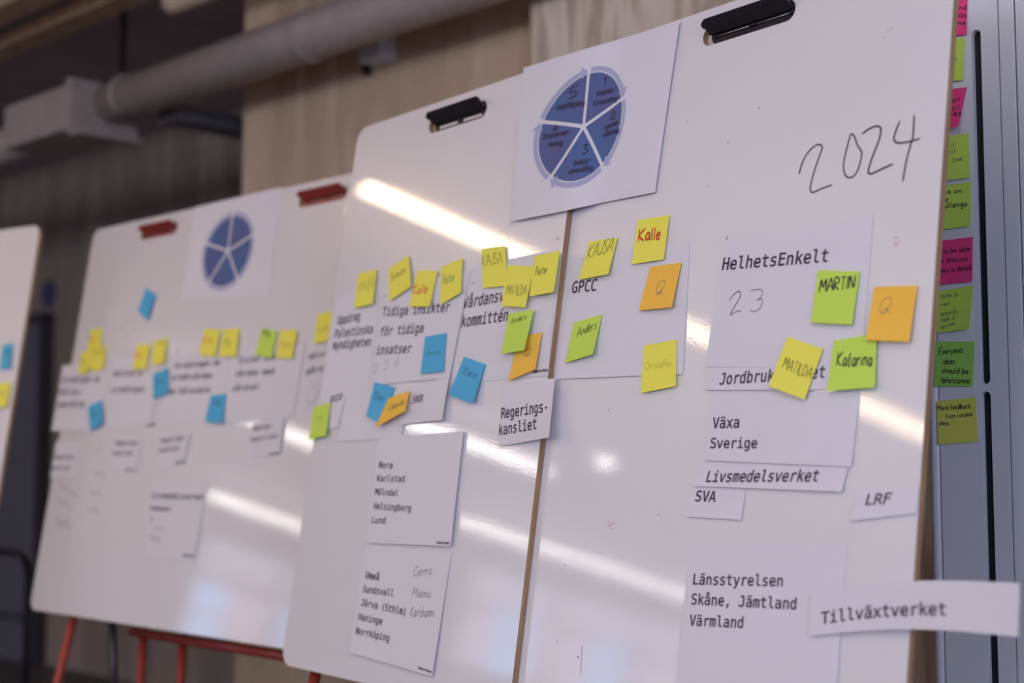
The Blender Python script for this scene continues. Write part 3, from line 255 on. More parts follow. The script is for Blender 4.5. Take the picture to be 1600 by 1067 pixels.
{'b': 'CAB', 'Q': [[0.01869, -0.52499], [0.08873, -0.52488], [0.08542, -0.60069], [0.0155, -0.60012]], 'k': [0.50136, -0.14998], 'h0': 0.001, 'lift': [0, 0, 4, 3], 'kind': 'note', 'col': 'pink', 'label': 'pink sticky note with three lines of writing, alone among limes', 'group': 'sticky notes on the cabinet door', 'T': [], 'H': [('to be able', [0.03467, -0.54771], [0.08234, -0.54819], 0.00772, 0.0012, 'ink'), ('to discuss', [0.02479, -0.56333], [0.07844, -0.56415], 0.00884, 0.0012, 'ink'), ('idea in detail', [0.02432, -0.58098], [0.08487, -0.58001], 0.00883, 0.0012, 'ink')], 'wave': 0, 'curl': 1.6},
{'b': 'CAB', 'Q': [[0.01873, -0.61256], [0.08751, -0.60738], [0.07745, -0.68027], [0.0109, -0.68373]], 'k': [0.5029, -0.11296], 'h0': 0.001, 'lift': [0, 0, 8, 2], 'kind': 'note', 'col': 'lime', 'label': 'lime sticky note with faint green writing above the dark-inked green one', 'group': 'sticky notes on the cabinet door', 'T': [], 'H': [('We b', [0.02788, -0.62433], [0.0595, -0.62246], 0.0066, 0.0009, 'greenink'), ('can', [0.02753, -0.63751], [0.04398, -0.63656], 0.00549, 0.0008, 'greenink'), ('security', [0.02705, -0.65507], [0.05755, -0.65068], 0.00768, 0.0008, 'greenink'), ('talk if', [0.02796, -0.66503], [0.05259, -0.66233], 0.00658, 0.0008, 'greenink'), ('by me', [0.02767, -0.67599], [0.05119, -0.67096], 0.00548, 0.0008, 'greenink')], 'wave': 0, 'curl': 1.6},
{'b': 'CAB', 'Q': [[0.01526, -0.6983], [0.08711, -0.70137], [0.08152, -0.77745], [0.01206, -0.77387]], 'k': [0.50274, -0.07212], 'h0': 0.001, 'lift': [0, 0, 2, 2], 'kind': 'note', 'col': 'green', 'label': 'green sticky note reading Everyones ideas should be welcome', 'group': 'sticky notes on the cabinet door', 'T': [], 'H': [('Everyones', [0.02293, -0.72067], [0.06601, -0.71964], 0.01094, 0.0013, 'ink'), ('ideas', [0.02836, -0.73735], [0.05052, -0.7373], 0.00983, 0.0013, 'ink'), ('should be', [0.02677, -0.75258], [0.07417, -0.75566], 0.00982, 0.0014, 'ink'), ('Welcome', [0.02516, -0.76889], [0.07599, -0.77188], 0.00982, 0.0015, 'ink')], 'wave': 0, 'curl': 1.6},
{'b': 'CAB', 'Q': [[0.0149, -0.80021], [0.08557, -0.79474], [0.08794, -0.86951], [0.01647, -0.87322]], 'k': [0.50174, -0.02914], 'h0': 0.001, 'lift': [0, 0, 2, 2], 'kind': 'note', 'col': 'olive', 'label': 'yellow sticky note, lowest on the cabinet door', 'group': 'sticky notes on the cabinet door', 'T': [], 'H': [('More feedback', [0.01684, -0.81554], [0.07708, -0.81378], 0.00872, 0.0011, 'ink'), ('from random', [0.03169, -0.83001], [0.08012, -0.82671], 0.00759, 0.001, 'ink'), ('ideas', [0.01852, -0.84063], [0.03722, -0.84095], 0.00653, 0.001, 'ink')], 'wave': 0, 'curl': 1.6},
]
STROKES=[
('B1', [[1.31144, -0.31877], [1.31327, -0.30757], [1.31886, -0.29372], [1.32973, -0.2825], [1.34114, -0.27718], [1.3493, -0.27949], [1.35182, -0.28483], [1.34883, -0.29407], [1.34116, -0.31553], [1.33568, -0.33902], [1.33663, -0.34809], [1.34198, -0.35183], [1.35832, -0.34823], [1.37654, -0.34597]], 0.0026, 'marker', -0.0126),
('B1', [[1.40368, -0.27178], [1.39962, -0.28864], [1.39521, -0.31184], [1.39625, -0.32636], [1.40136, -0.33595], [1.40834, -0.33978], [1.41659, -0.33765], [1.42311, -0.3277], [1.42698, -0.30943], [1.4249, -0.30116], [1.41787, -0.29196], [1.41082, -0.27712], [1.40462, -0.27164]], 0.0026, 'marker', -0.0126),
('B1', [[1.4248, -0.27625], [1.43457, -0.27128], [1.44724, -0.26866], [1.45572, -0.2714], [1.45822, -0.27895], [1.45502, -0.29403], [1.44605, -0.31592], [1.44127, -0.33388], [1.44265, -0.3388], [1.44825, -0.34004], [1.46425, -0.33617], [1.48357, -0.33171]], 0.00312, 'marker', -0.0126),
('B1', [[1.49021, -0.26874], [1.48463, -0.28241], [1.4821, -0.29435], [1.48613, -0.29975], [1.49524, -0.30265], [1.51107, -0.30311], [1.52656, -0.30185]], 0.0029899999999999996, 'marker', -0.0126),
('B1', [[1.51399, -0.26495], [1.51469, -0.29428], [1.51156, -0.30901], [1.50643, -0.33103], [1.50284, -0.36092]], 0.00286, 'marker', -0.0126),
('B1', [[1.19255, -0.50535], [1.19903, -0.4966], [1.20969, -0.49158], [1.21463, -0.49377], [1.2138, -0.50226], [1.20345, -0.51706], [1.19724, -0.5277], [1.20805, -0.52388], [1.22012, -0.52347]], 0.0011, 'ink', -0.0112),
('B1', [[1.2349, -0.49286], [1.2449, -0.49212], [1.25594, -0.49319], [1.2596, -0.49664], [1.25897, -0.50361], [1.25231, -0.50862], [1.24969, -0.50951], [1.25767, -0.50798], [1.26126, -0.51084], [1.25988, -0.51913], [1.25249, -0.5255], [1.2435, -0.52643], [1.23842, -0.52219]], 0.0009, 'ink', -0.0112),
('B1', [[1.17575, -0.3988], [1.17416, -0.40448]], 0.0024, 'ink', -0.0112),
('B1', [[0.92693, -1.07658], [0.93026, -1.0793]], 0.0022, 'ink', -0.0126),
('B1', [[0.87174, -1.05835], [0.87429, -1.06041]], 0.0022, 'ink', -0.0126),
('B1', [[0.86919, -0.9303], [0.87153, -0.93231]], 0.0022, 'ink', -0.0126),
('B1', [[1.21471, -0.19252], [1.21662, -0.19505]], 0.0022, 'ink', -0.0126),
('B1', [[0.93646, -0.66924], [0.93817, -0.67091]], 0.0022, 'ink', -0.0126),
('B1', [[1.08097, -0.83998], [1.08258, -0.84155]], 0.0022, 'ink', -0.0126),
('B1', [[1.11947, -0.30635], [1.1209, -0.30809]], 0.0022, 'ink', -0.0126),
('B1', [[1.1546, -0.23883], [1.1561, -0.24072]], 0.0022, 'ink', -0.0126),
('B1', [[0.93532, -1.06031], [0.93966, -1.10482]], 0.0015, 'pinkink', -0.0126),
('B1', [[0.96616, -0.85494], [0.96976, -0.85796]], 0.0016, 'pinkink', -0.0126),
('B1', [[0.96594, -0.86332], [0.98347, -0.85644]], 0.0016, 'pinkink', -0.0126),
('B1', [[0.97418, -0.86615], [0.98066, -0.86799]], 0.0016, 'pinkink', -0.0126),
('B1', [[1.05325, -0.18315], [1.05833, -0.18752]], 0.0016, 'pinkink', -0.0126),
('B1', [[1.44693, -0.13165], [1.4538, -0.13236]], 0.0016, 'pinkink', -0.0126),
('B1', [[1.45548, -0.12584], [1.46532, -0.12237]], 0.0016, 'pinkink', -0.0126),
('B1', [[1.46293, -0.12077], [1.46611, -0.11861]], 0.0016, 'pinkink', -0.0126),
('B1', [[1.49426, -0.44197], [1.50288, -0.44214]], 0.0016, 'pinkink', -0.0126),
('B1', [[1.49741, -0.45346], [1.50436, -0.44694]], 0.0016, 'pinkink', -0.0126),
('B1', [[1.49584, -0.44772], [1.50183, -0.45492]], 0.0016, 'pinkink', -0.0126),
('B2', [[0.5214, -0.41086], [0.52221, -0.41476]], 0.003, 'ink', 0.0025),
('B2', [[0.2116, -0.40731], [0.21265, -0.41155]], 0.003, 'ink', 0.0025),
('B2', [[0.76656, -0.35238], [0.76721, -0.35605]], 0.003, 'ink', 0.0025),
('B3', [[0.04448, -0.79572], [0.0776, -0.82277], [0.09977, -0.81858], [0.13732, -0.83741], [0.17181, -0.84837]], 0.0028, 'pencilb', 0.0004),
('B3', [[0.06602, -0.85808], [0.09485, -0.87304], [0.11619, -0.86678], [0.14451, -0.88156]], 0.0028, 'pencilb', 0.0004),
('B3', [[0.07365, -0.92589], [0.10553, -0.9384], [0.12545, -0.92816], [0.14914, -0.9408], [0.17133, -0.93816]], 0.0028, 'pencilb', 0.0004),
('B3', [[0.07683, -0.91224], [0.10679, -0.93066], [0.14908, -0.91787]], 0.0028, 'pencilb', 0.0004),
('B3', [[0.24837, -0.77096], [0.26999, -0.78034], [0.29088, -0.77641], [0.31701, -0.78942]], 0.0028, 'pencilb', 0.0004),
('B3', [[0.24207, -0.83192], [0.26984, -0.83715], [0.29006, -0.83117], [0.31131, -0.84022]], 0.0028, 'pencilb', 0.0004),
('B3', [[0.24694, -0.88105], [0.26907, -0.89181], [0.28684, -0.87823], [0.30742, -0.89643]], 0.0028, 'pencilb', 0.0004),
('B3', [[0.23605, -0.67506], [0.26404, -0.69261], [0.24037, -0.71165], [0.26399, -0.71557]], 0.0012, 'pencilb', 0.0004),
('B3', [[0.20709, -0.3485], [0.27059, -0.33678], [0.3156, -0.31622], [0.34038, -0.3023]], 0.0012, 'pencilb', 0.0004),
('B3', [[0.26984, -0.38209], [0.30795, -0.36281], [0.34686, -0.34772]], 0.0012, 'pencilb', 0.0004),
('B3', [[0.59578, -0.41999], [0.60795, -0.42809], [0.59947, -0.43319], [0.59063, -0.42528], [0.59578, -0.41999]], 0.0012, 'pencilb', 0.0004),
('B3', [[1.24119, -0.54976], [1.26663, -0.54746], [1.28362, -0.55458], [1.27964, -0.5835], [1.25724, -0.59899], [1.24011, -0.59202], [1.23956, -0.56599], [1.25835, -0.5569], [1.27869, -0.56733], [1.26551, -0.58953], [1.24228, -0.60181]], 0.001, 'pencilb', 0.0016),
]

# ---------------------------------------------------------------- setting
def struct(name,bm,mats,M=ROOM,parent=None):
    bm.transform(M.inverted()); o=bm_obj(name,bm,mats,parent,M if parent is None else None)
    if parent is None:o['kind']='structure'
    return o
CEIL=3.0
bm=bmesh.new(); rbox(bm,-4.2,15.3,-4.5,10.2,-.12,0); struct('floor',bm,M_floor)
bm=bmesh.new(); rbox(bm,-4.2,15.3,-4.5,10.2,CEIL,CEIL+.15); struct('ceiling',bm,M_ceil)
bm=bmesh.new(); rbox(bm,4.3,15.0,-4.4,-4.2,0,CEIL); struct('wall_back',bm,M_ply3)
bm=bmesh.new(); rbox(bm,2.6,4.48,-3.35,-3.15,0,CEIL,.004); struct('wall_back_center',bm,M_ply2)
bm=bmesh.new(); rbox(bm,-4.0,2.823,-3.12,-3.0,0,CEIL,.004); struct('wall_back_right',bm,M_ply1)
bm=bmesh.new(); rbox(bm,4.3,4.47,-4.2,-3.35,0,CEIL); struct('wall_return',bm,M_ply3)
bm=bmesh.new(); rbox(bm,-4.2,-4.0,-3.3,10.0,0,CEIL); struct('wall_right',bm,M_plain)
bm=bmesh.new(); rbox(bm,-4.0,15.0,10.0,10.2,0,CEIL); struct('wall_front',bm,M_plain)
# far end wall with its window opening
WE=(5.35,9.3); WZ=(1.42,2.72)
bm=bmesh.new()
rbox(bm,15,15.2,-4.4,WE[0],0,CEIL); rbox(bm,15,15.2,WE[1],10.2,0,CEIL); rbox(bm,15,15.2,WE[0],WE[1],0,WZ[0]); rbox(bm,15,15.2,WE[0],WE[1],WZ[1],CEIL)
struct('wall_left',bm,M_plain)
wf=empty('window_1',ROOM); wf['kind']='structure'
bm=bmesh.new()
for k in range(4):
    x=WE[0]+(WE[1]-WE[0])*k/3; rbox(bm,15.0,15.08,x-.035,x+.035,WZ[0],WZ[1])
for zz in (WZ[0]+.03,WZ[1]-.03,2.2): rbox(bm,15.005,15.075,WE[0],WE[1],zz-.03,zz+.03)
struct('window_frame',bm,M_frame,ROOM,wf)
for k in range(3):
    bm=bmesh.new(); x0=WE[0]+(WE[1]-WE[0])*k/3+.03; rbox(bm,15.035,15.041,x0,x0+(WE[1]-WE[0])/3-.06,WZ[0],WZ[1]); struct('pane',bm,M_glass,ROOM,wf)
# pink building across the street, seen only in the boards' reflections
fb=empty('facade_building',Matrix.Translation(E(24,12,0))); tag(fb,'pink plastered building across the street, mirrored in the boards','building')
def part_room(name,boxes,mat,parent,bev=0):
    bm=bmesh.new()
    for q in boxes: rbox(bm,*q,bev)
    bm.transform(parent.matrix_world.inverted()); return bm_obj(name,bm,mat,parent)
part_room('wall',[(24,26,2,22,-3,7.0)],M_facade,fb)
for z0,z1 in ((.2,2.48),(2.56,3.25),(4.9,6.3)):
    for x in (8.3,10.95,13.2,15.9,18.4):
        f=part_room('window',[(23.93,23.99,x,x+.95,z0,z1)],M_fwin,fb)
part_room('cornice',[(23.8,24.0,2.2,21.8,3.55,3.85)],M_frame,fb)
# ceiling battens, duct work
for a,(b0,b1) in enumerate(((-2.42,-2.54),(-2.67,-2.78))):
    t_=part_room('ceiling_batten',[(-3.9,14.9,b0,b1,2.90,2.955)],M_batt,empty('batten_root',Matrix.Translation(E(5,(b0+b1)/2,2.9))))
    root=t_.parent; root.name='ceiling_batten'; t_.name='board'
    tag(root,['brown ceiling batten nearer the duct','brown ceiling batten nearer the top left corner'][1-a],'batten')
    for k in range(8):
        x=-3+k*2.3; h=part_room('hanger',[(x,x+.02,(b0+b1)/2-.01,(b0+b1)/2+.01,2.955,3.0)],M_blk,root)
dr=empty('ventilation_duct',Matrix.Translation(E(4,-2.88,2.61))); tag(dr,'round grey ventilation duct with box silencer below the dark ceiling','duct')
bm=bmesh.new(); tube(bm,[E(5.02,-2.88,2.605),E(3.6,-2.88,2.615),E(1,-2.88,2.62),E(-3.9,-2.88,2.62)],.083,28)
bm.transform(dr.matrix_world.inverted()); bm_obj('pipe',bm,M_duct,dr)
for a_ in (4.86,3.72,1.9,.1):
    bm=bmesh.new(); tube(bm,[E(a_-.014,-2.88,2.612),E(a_+.014,-2.88,2.612)],.0875,28); bm.transform(dr.matrix_world.inverted()); s_=bm_obj('joint_ring',bm,M_duct,dr)
part_room('silencer_box',[(5.02,5.56,-2.98,-2.715,2.485,2.665)],M_duct,dr,.012)
part_room('lip',[(4.93,5.01,-2.99,-2.71,2.452,2.468)],M_duct,dr,.003)
part_room('flange',[(4.985,5.02,-3.0,-2.70,2.465,2.68)],M_duct,dr,.003)
bm=bmesh.new(); tube(bm,[E(5.55,-2.84,2.56),E(14.8,-2.84,2.56)],.07,24); bm.transform(dr.matrix_world.inverted()); bm_obj('far_pipe',bm,M_duct,dr)
for a_ in (4.9,2.2): part_room('hanger',[(a_,a_+.02,-2.89,-2.87,2.69,3.0)],M_blk,dr)
cr=empty('cross_duct',Matrix.Translation(E(4.75,-3.6,2.58))); tag(cr,'flat grey duct running back behind the round duct to the far wall','duct')
part_room('body',[(4.70,4.84,-4.2,-3.0,2.52,2.58)],P('cross_duct_paint',(.20,.20,.23),.85),cr,.005)
br=empty('wall_bracket',Matrix.Translation(E(3.66,-3.1,2.6))); tag(br,'small pale blue-grey junction box on plywood wall under the duct','junction box')
part_room('box',[(3.585,3.70,-3.15,-3.07,2.555,2.645)],P('pale_box',(.62,.67,.74),.5),br,.006)
part_room('cable_stub',[(3.72,3.735,-3.15,-3.12,2.53,2.70)],M_blk,br)
# dark door and small poster on the receding wall
d=empty('door_1',Matrix.Translation(E(8.2,-4.19,0))); d['kind']='structure'
part_room('leaf',[(7.93,8.75,-4.2,-4.15,0,2.02)],M_darkp,d,.004)
part_room('door_frame',[(7.87,7.93,-4.2,-4.13,0,2.08),(8.75,8.81,-4.2,-4.13,0,2.08),(7.87,8.81,-4.2,-4.13,2.02,2.08)],P('door_frame_dark',(.05,.045,.06),.6),d)
bm=bmesh.new()
bmesh.ops.create_circle(bm,cap_ends=True,radius=.085,segments=32)
g=bmesh.ops.extrude_face_region(bm,geom=bm.faces[:]); bmesh.ops.translate(bm,verts=[v for v in g['geom'] if isinstance(v,bmesh.types.BMVert)],vec=(0,0,.004))
o=bm_obj('wall_sign',bm,P('sign_blue',(.05,.07,.16),.6),None,frame(-E1,Z,E2,E(7.94,-4.195,2.20))); tag(o,'small round dark blue sign on the shadowed wall','sign')
# linear ceiling lamps; rows run out from the plywood wall; some mirror in the boards, unseen ones added as fill
LL=[('linear ceiling lamp whose glare crosses the near boards at the top',3.93,-1.45,1.9,2.38),('linear ceiling lamp in the second row down the room',8.95,.6,2.45),
    ('linear ceiling lamp in the third row down the room',12.65,3.75,6.95),('linear ceiling lamp above the camera',.65,-1.0,3.0),('linear ceiling lamp near the right wall',-2.6,-1,3.0),
    ('second linear ceiling lamp above the camera side',.65,3.6,7.6),('second linear ceiling lamp in the first row',4.8,4.2,8.2)]
for lb,a_,b0,b1,*zz in LL:
    lz=zz[0] if zz else 2.75
    r0=empty('linear_lamp',Matrix.Translation(E(a_,(b0+b1)/2,lz))); tag(r0,lb,'lamp','linear ceiling lamps')
    part_room('diffuser',[(a_-.045,a_+.045,b0,b1,lz-.015,lz+.025)],M_lampdim if a_ in (3.93,4.8) else M_lamp,r0)
    part_room('housing',[(a_-.010,a_+.010,b0+.1,b1-.1,lz+.026,lz+.07)],M_lampoff,r0)
    for q in (b0+.2,b1-.2): part_room('hanger',[(a_-.006,a_+.006,q-.006,q+.006,lz+.07,3.0)],M_blk,r0)
r0=empty('spot_lamp',Matrix.Translation(E(7.85,2.25,2.72))); tag(r0,'round ceiling spot mirrored as a small bright dot','lamp')
bm=bmesh.new(); bmesh.ops.create_uvsphere(bm,u_segments=20,v_segments=12,radius=.05); bm_obj('bulb',bm,M_lamp,r0,None,True)
part_room('hanger',[(7.845,7.855,2.245,2.255,2.80,3.0)],M_blk,r0)
r0=empty('tube_lamp',Matrix.Translation(E(4.0,-2.61,2.76))); tag(r0,'unlit cream tube lamp at the top edge above the duct','lamp')
bm=bmesh.new(); tube(bm,[E(4.165,-2.625,2.765),E(4.12,-2.62,2.762),E(3.0,-2.62,2.762)],.040,16); bmesh.ops.translate(bm,verts=bm.verts,vec=(0,0,0))
bm.transform(r0.matrix_world.inverted()); bm_obj('tube',bm,M_lampoff,r0)
for q in (3.9,3.2): part_room('hanger',[(q,q+.01,-2.625,-2.615,2.80,3.0)],M_blk,r0)

# ---------------------------------------------------------------- cabinet at the right
cab=empty('storage_cabinet',Matrix.Translation(E(.6,-2.5,0))); tag(cab,'tall blue-grey metal cabinet with long black grip slots beside the boards','cabinet')
F=-2.25
part_room('body',[(-.2,1.165,-2.98,F-.024,.0,2.35)],M_cab,cab,.004)
def slot_panel(a0,a1,b0,b1,slots,name,parent):
    """door leaf with rounded slots cut through, in room axes"""
    bm=bmesh.new(); loops=[[( a0,b0),(a1,b0),(a1,b1),(a0,b1)]]
    for (ca,z0,z1,hw) in slots:
        L=[]
        for k in range(13): t=math.pi*k/12; L.append((ca+hw*math.cos(t),z1-hw+hw*math.sin(t)))
        for k in range(13): t=math.pi+math.pi*k/12; L.append((ca+hw*math.cos(t),z0+hw+hw*math.sin(t)))
        loops.append(L)
    es=[]
    for L in loops:
        vs=[bm.verts.new(E(a,F,z)) for a,z in L]; es+=[bm.edges.new((vs[i],vs[(i+1)%len(vs)])) for i in range(len(vs))]
    bmesh.ops.triangle_fill(bm,use_beauty=True,use_dissolve=False,edges=es)
    g=bmesh.ops.extrude_face_region(bm,geom=bm.faces[:]); bmesh.ops.translate(bm,verts=[v for v in g['geom'] if isinstance(v,bmesh.types.BMVert)],vec=-E2*.020)
    bm.transform(parent.matrix_world.inverted()); return bm_obj(name,bm,M_cab,parent)
S1=(1.0765,1.326,1.929,.0085); S2=(1.0765,.45,1.314,.0085)
dl=slot_panel(1.0375,1.160,.06,2.33,[S1,S2],'door',cab)
for s in (S1,S2):
    part_room('grip_slot',[(s[0]-.014,s[0]+.014,F-.0235,F-.0125,s[1]-.01,s[2]+.01)],M_slot,cab)
part_room('stile',[(1.0095,1.0355,F-.02,F,.06,2.33)],M_cab,cab,.001)
part_room('door',[(.45,1.0065,F-.02,F,.06,2.33)],M_cab,cab,.001)
part_room('door',[(-.2,.447,F-.02,F,.06,2.33)],M_cab,cab,.001)
bm=bmesh.new(); tube(bm,[E(1.172,F-.012,.0),E(1.172,F-.012,2.35)],.012,16); bm.transform(cab.matrix_world.inverted()); bm_obj('edge_profile',bm,M_cab,cab)
bm=bmesh.new(); tube(bm,[E(1.186,F-.03,.0),E(1.186,F-.03,2.35)],.006,12); bm.transform(cab.matrix_world.inverted()); bm_obj('edge_profile',bm,M_cab,cab)

# ---------------------------------------------------------------- whiteboards
def rrect(w,h,r,x0=0,y0=0,seg=8,rr=None):
    """w to the right, h down from (x0,y0)"""
    out=[]
    q=rr or (r,r,r,r)
    for r,(cx,cy),a in zip(q,((x0+w-q[0],y0-q[0]),(x0+q[1],y0-q[1]),(x0+q[2],y0-h+q[2]),(x0+w-q[3],y0-h+q[3])),(0,90,180,270)):
        for k in range(seg+1):
            t=math.radians(a+90*k/seg); out.append((cx+r*math.cos(t),cy+r*math.sin(t)))
    return out
def clip(root,ca,cb,mat,rodw,light):
    """flip clamp seated in the grip hole; local plane coordinates"""
    c=empty('clip',Matrix.Identity(4)); c.parent=root
    # jaw flap: folded sheet rising out of the hole
    prof=[(cb-.004,-.006),(cb+.001,.002),(cb+.008,.011),(cb+.013,.019),(cb+.0145,.0215),(cb+.0155,.0235),(cb+.0135,.0245),(cb+.0085,.0205),(cb+.002,.012),(cb-.005,.004)]
    bm=bmesh.new(); n_=24; rows=[]
    for i in range(n_+1):
        s=-1+2*i/n_; e=max(0,abs(s)-.93)/.07
        rows.append([bm.verts.new((ca+.006+s*(.088+.004*z/.02),y-.005*e*e*(1 if y>cb+.005 else 0),z*(1-.12*e*e))) for y,z in prof])
    m_=len(prof)
    for A,B in zip(rows,rows[1:]):
        for k in range(m_): bm.faces.new((A[k],A[(k+1)%m_],B[(k+1)%m_],B[k]))
    bm.faces.new(rows[0][::-1]); bm.faces.new(rows[-1])
    bm_obj('jaw',bm,mat,c)
    bm=bmesh.new(); L=rrect(.184,.034,.0165,ca-.092+.008,cb+.013)
    f_=bm.faces.new([bm.verts.new((x,y,-.004)) for x,y in L]); g=bmesh.ops.extrude_face_region(bm,geom=[f_]); bmesh.ops.translate(bm,verts=[v for v in g['geom'] if isinstance(v,bmesh.types.BMVert)],vec=(0,0,-.009))
    bm_obj('base_plate',bm,mat,c)
    for sgn in (-1,1):
        x=ca+sgn*.042+.010
        if light:
            bm=bmesh.new(); box(bm,(x,cb-.0145,-.0028),(.060,.0060,.003),.0008); bm_obj('window_strip',bm,M_light,c)
        else:
            bm=bmesh.new(); tube(bm,[(x-.034,cb-.0085,-.0015),(x+.034,cb-.0085,-.0015)],.0009,8); bm_obj('hinge_rod',bm,M_chrome,c)
        bm=bmesh.new(); tube(bm,[(x-.044,cb-.008,-.002),(x-.036,cb-.008,-.002)],.003,10); tube(bm,[(x+.036,cb-.008,-.002),(x+.044,cb-.008,-.002)],.003,10); bm_obj('hinge_knuckle',bm,mat,c)
    return c
def whiteboard(pl,a0,w,top,H,off,label,clipm,light,group='flip-chart whiteboards',hole=True,rr=None):
    root=empty('whiteboard',pl.M@Matrix.Translation((a0+w/2,top-H/2,off)))
    tag(root,label,'whiteboard',group)
    X=-w/2; Y=H/2; T=.012; ch=Y-.045
    bm=bmesh.new(); es=[]
    loops=[rrect(w,H,.034,X,Y,8,rr)]
    if hole: loops.append(rrect(.200,.036,.0175,-.1,ch+.014))
    for L in loops:
        vs=[bm.verts.new((x,y,0)) for x,y in L]; es+=[bm.edges.new((vs[i],vs[(i+1)%len(vs)])) for i in range(len(vs))]
    bmesh.ops.triangle_fill(bm,use_beauty=True,use_dissolve=False,edges=es)
    for f in bm.faces:
        if f.normal.z<0:f.normal_flip()
    front=bm.faces[:]
    g=bmesh.ops.extrude_face_region(bm,geom=front); bmesh.ops.translate(bm,verts=[v for v in g['geom'] if isinstance(v,bmesh.types.BMVert)],vec=(0,0,-T))
    bmesh.ops.recalc_face_normals(bm,faces=bm.faces)
    for f in bm.faces:
        f.material_index=0 if f.normal.z>.9 else (2 if f.normal.z<-.9 else 1)
    bm_obj('panel',bm,[M_board,M_mdf,M_back],root)
    if clipm: clip(root,0,ch,clipm,0,light)
    return root
H_=1.1928
boards={}
boards['B2']=whiteboard(B12,0,.7825,0,H_,0,'whiteboard with black clip, left one of the near pair',M_blk,True)
boards['B1']=whiteboard(B12,.7806,.7855,.009,H_+.02,-.0132,'large whiteboard with black clip and handwritten 2024, right one of the near pair',M_blk,False)
boards['B3']=whiteboard(B3,0,.7885,0,H_,0,'blurred whiteboard with red clip, left one of the far pair',M_red,False,rr=(.003,.034,.034,.003))
boards['B3b']=whiteboard(B3,.7888,.7885,0,H_,0,'blurred whiteboard with red clip, right one of the far pair behind the near pair',M_red,False,rr=(.034,.003,.003,.034))
boards['B0']=whiteboard(B0,-.788,.788,0,H_,0,'whiteboard cut by the left picture edge',M_blk,False)

# ---------------------------------------------------------------- easel stands
def local_tube(root,name,pts,r,mat,M):
    bm=bmesh.new(); tube(bm,[M@Vector(p) for p in pts],r,14); bm.transform(root.matrix_world.inverted()); return bm_obj(name,bm,mat,root)
def to_floor(M,p,q):
    """extend p->q (plane coords) down to the floor"""
    A=M@Vector(p);Bq=M@Vector(q); t=A.z/(A.z-Bq.z); return A+(Bq-A)*t
def stand(pl,label,rail,legs,posts,x0,x1,off):
    root=empty('easel_stand',Matrix.Translation((pl.M@Vector(((x0+x1)/2,-1.2,off))).xy.to_3d())); tag(root,label,'easel','easels carrying the boards')
    M=pl.M
    def raw(name,pts,r,mat):
        bm=bmesh.new(); tube(bm,pts,r,14); bm.transform(root.matrix_world.inverted()); return bm_obj(name,bm,mat,root)
    raw('rail',[M@Vector((rail[0],rail[2],off)),M@Vector((rail[1],rail[2],off))],.013,M_red)  # rail and posts in the darker clip red, standing in for their shade
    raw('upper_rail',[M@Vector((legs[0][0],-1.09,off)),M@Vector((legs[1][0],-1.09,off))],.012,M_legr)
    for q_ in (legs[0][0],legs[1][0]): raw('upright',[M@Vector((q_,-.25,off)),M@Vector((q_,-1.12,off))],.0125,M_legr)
    for (a,b,c,d_) in legs:
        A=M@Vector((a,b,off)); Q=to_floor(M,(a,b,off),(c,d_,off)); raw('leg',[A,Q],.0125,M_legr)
    for (a,b,c,d_,dark) in posts:
        A=M@Vector((a,b,off-.02)); Q=M@Vector((c,d_,off-.02)); Q=A+(Q-A)*((A.z-.0)/(A.z-Q.z)); Q=Q-pl.n*.25 if dark else Q
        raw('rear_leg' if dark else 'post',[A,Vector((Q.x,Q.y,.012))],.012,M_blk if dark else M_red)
    return root
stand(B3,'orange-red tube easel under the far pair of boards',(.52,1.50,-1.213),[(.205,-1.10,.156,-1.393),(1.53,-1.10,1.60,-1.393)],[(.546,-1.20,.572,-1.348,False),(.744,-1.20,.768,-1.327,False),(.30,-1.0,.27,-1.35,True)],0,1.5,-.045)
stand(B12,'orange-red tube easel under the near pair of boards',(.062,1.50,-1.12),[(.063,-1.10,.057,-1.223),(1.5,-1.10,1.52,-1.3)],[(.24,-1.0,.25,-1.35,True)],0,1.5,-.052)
# black tubular rack at the lower left
rk=empty('tubular_rack',Matrix.Translation(E(5.3,-2.5,0))); tag(rk,'black bent tube rack at the lower left corner','rack')
def rt(name,pts,r=.014):
    bm=bmesh.new(); tube(bm,pts,r,14); bm.transform(rk.matrix_world.inverted()); bm_obj(name,bm,M_blk,rk)
rt('frame_tube',[E(5.85,-2.5,.012)]+[E(5.85-.085*(1-math.cos(t)),-2.5,.777+.085*math.sin(t)) for t in [math.pi/2*k/8 for k in range(9)]]+[E(4.826+.085*(1-math.sin(t)),-2.5,.777+.085*math.cos(t)) for t in [math.pi/2*k/8 for k in range(9)]]+[E(4.826,-2.5,.012)])
rt('crossbar',[E(5.84,-2.5,.632),E(4.835,-2.5,.632)])
for a_ in (5.85,4.826): rt('foot',[E(a_,-2.72,.013),E(a_,-2.28,.013)])

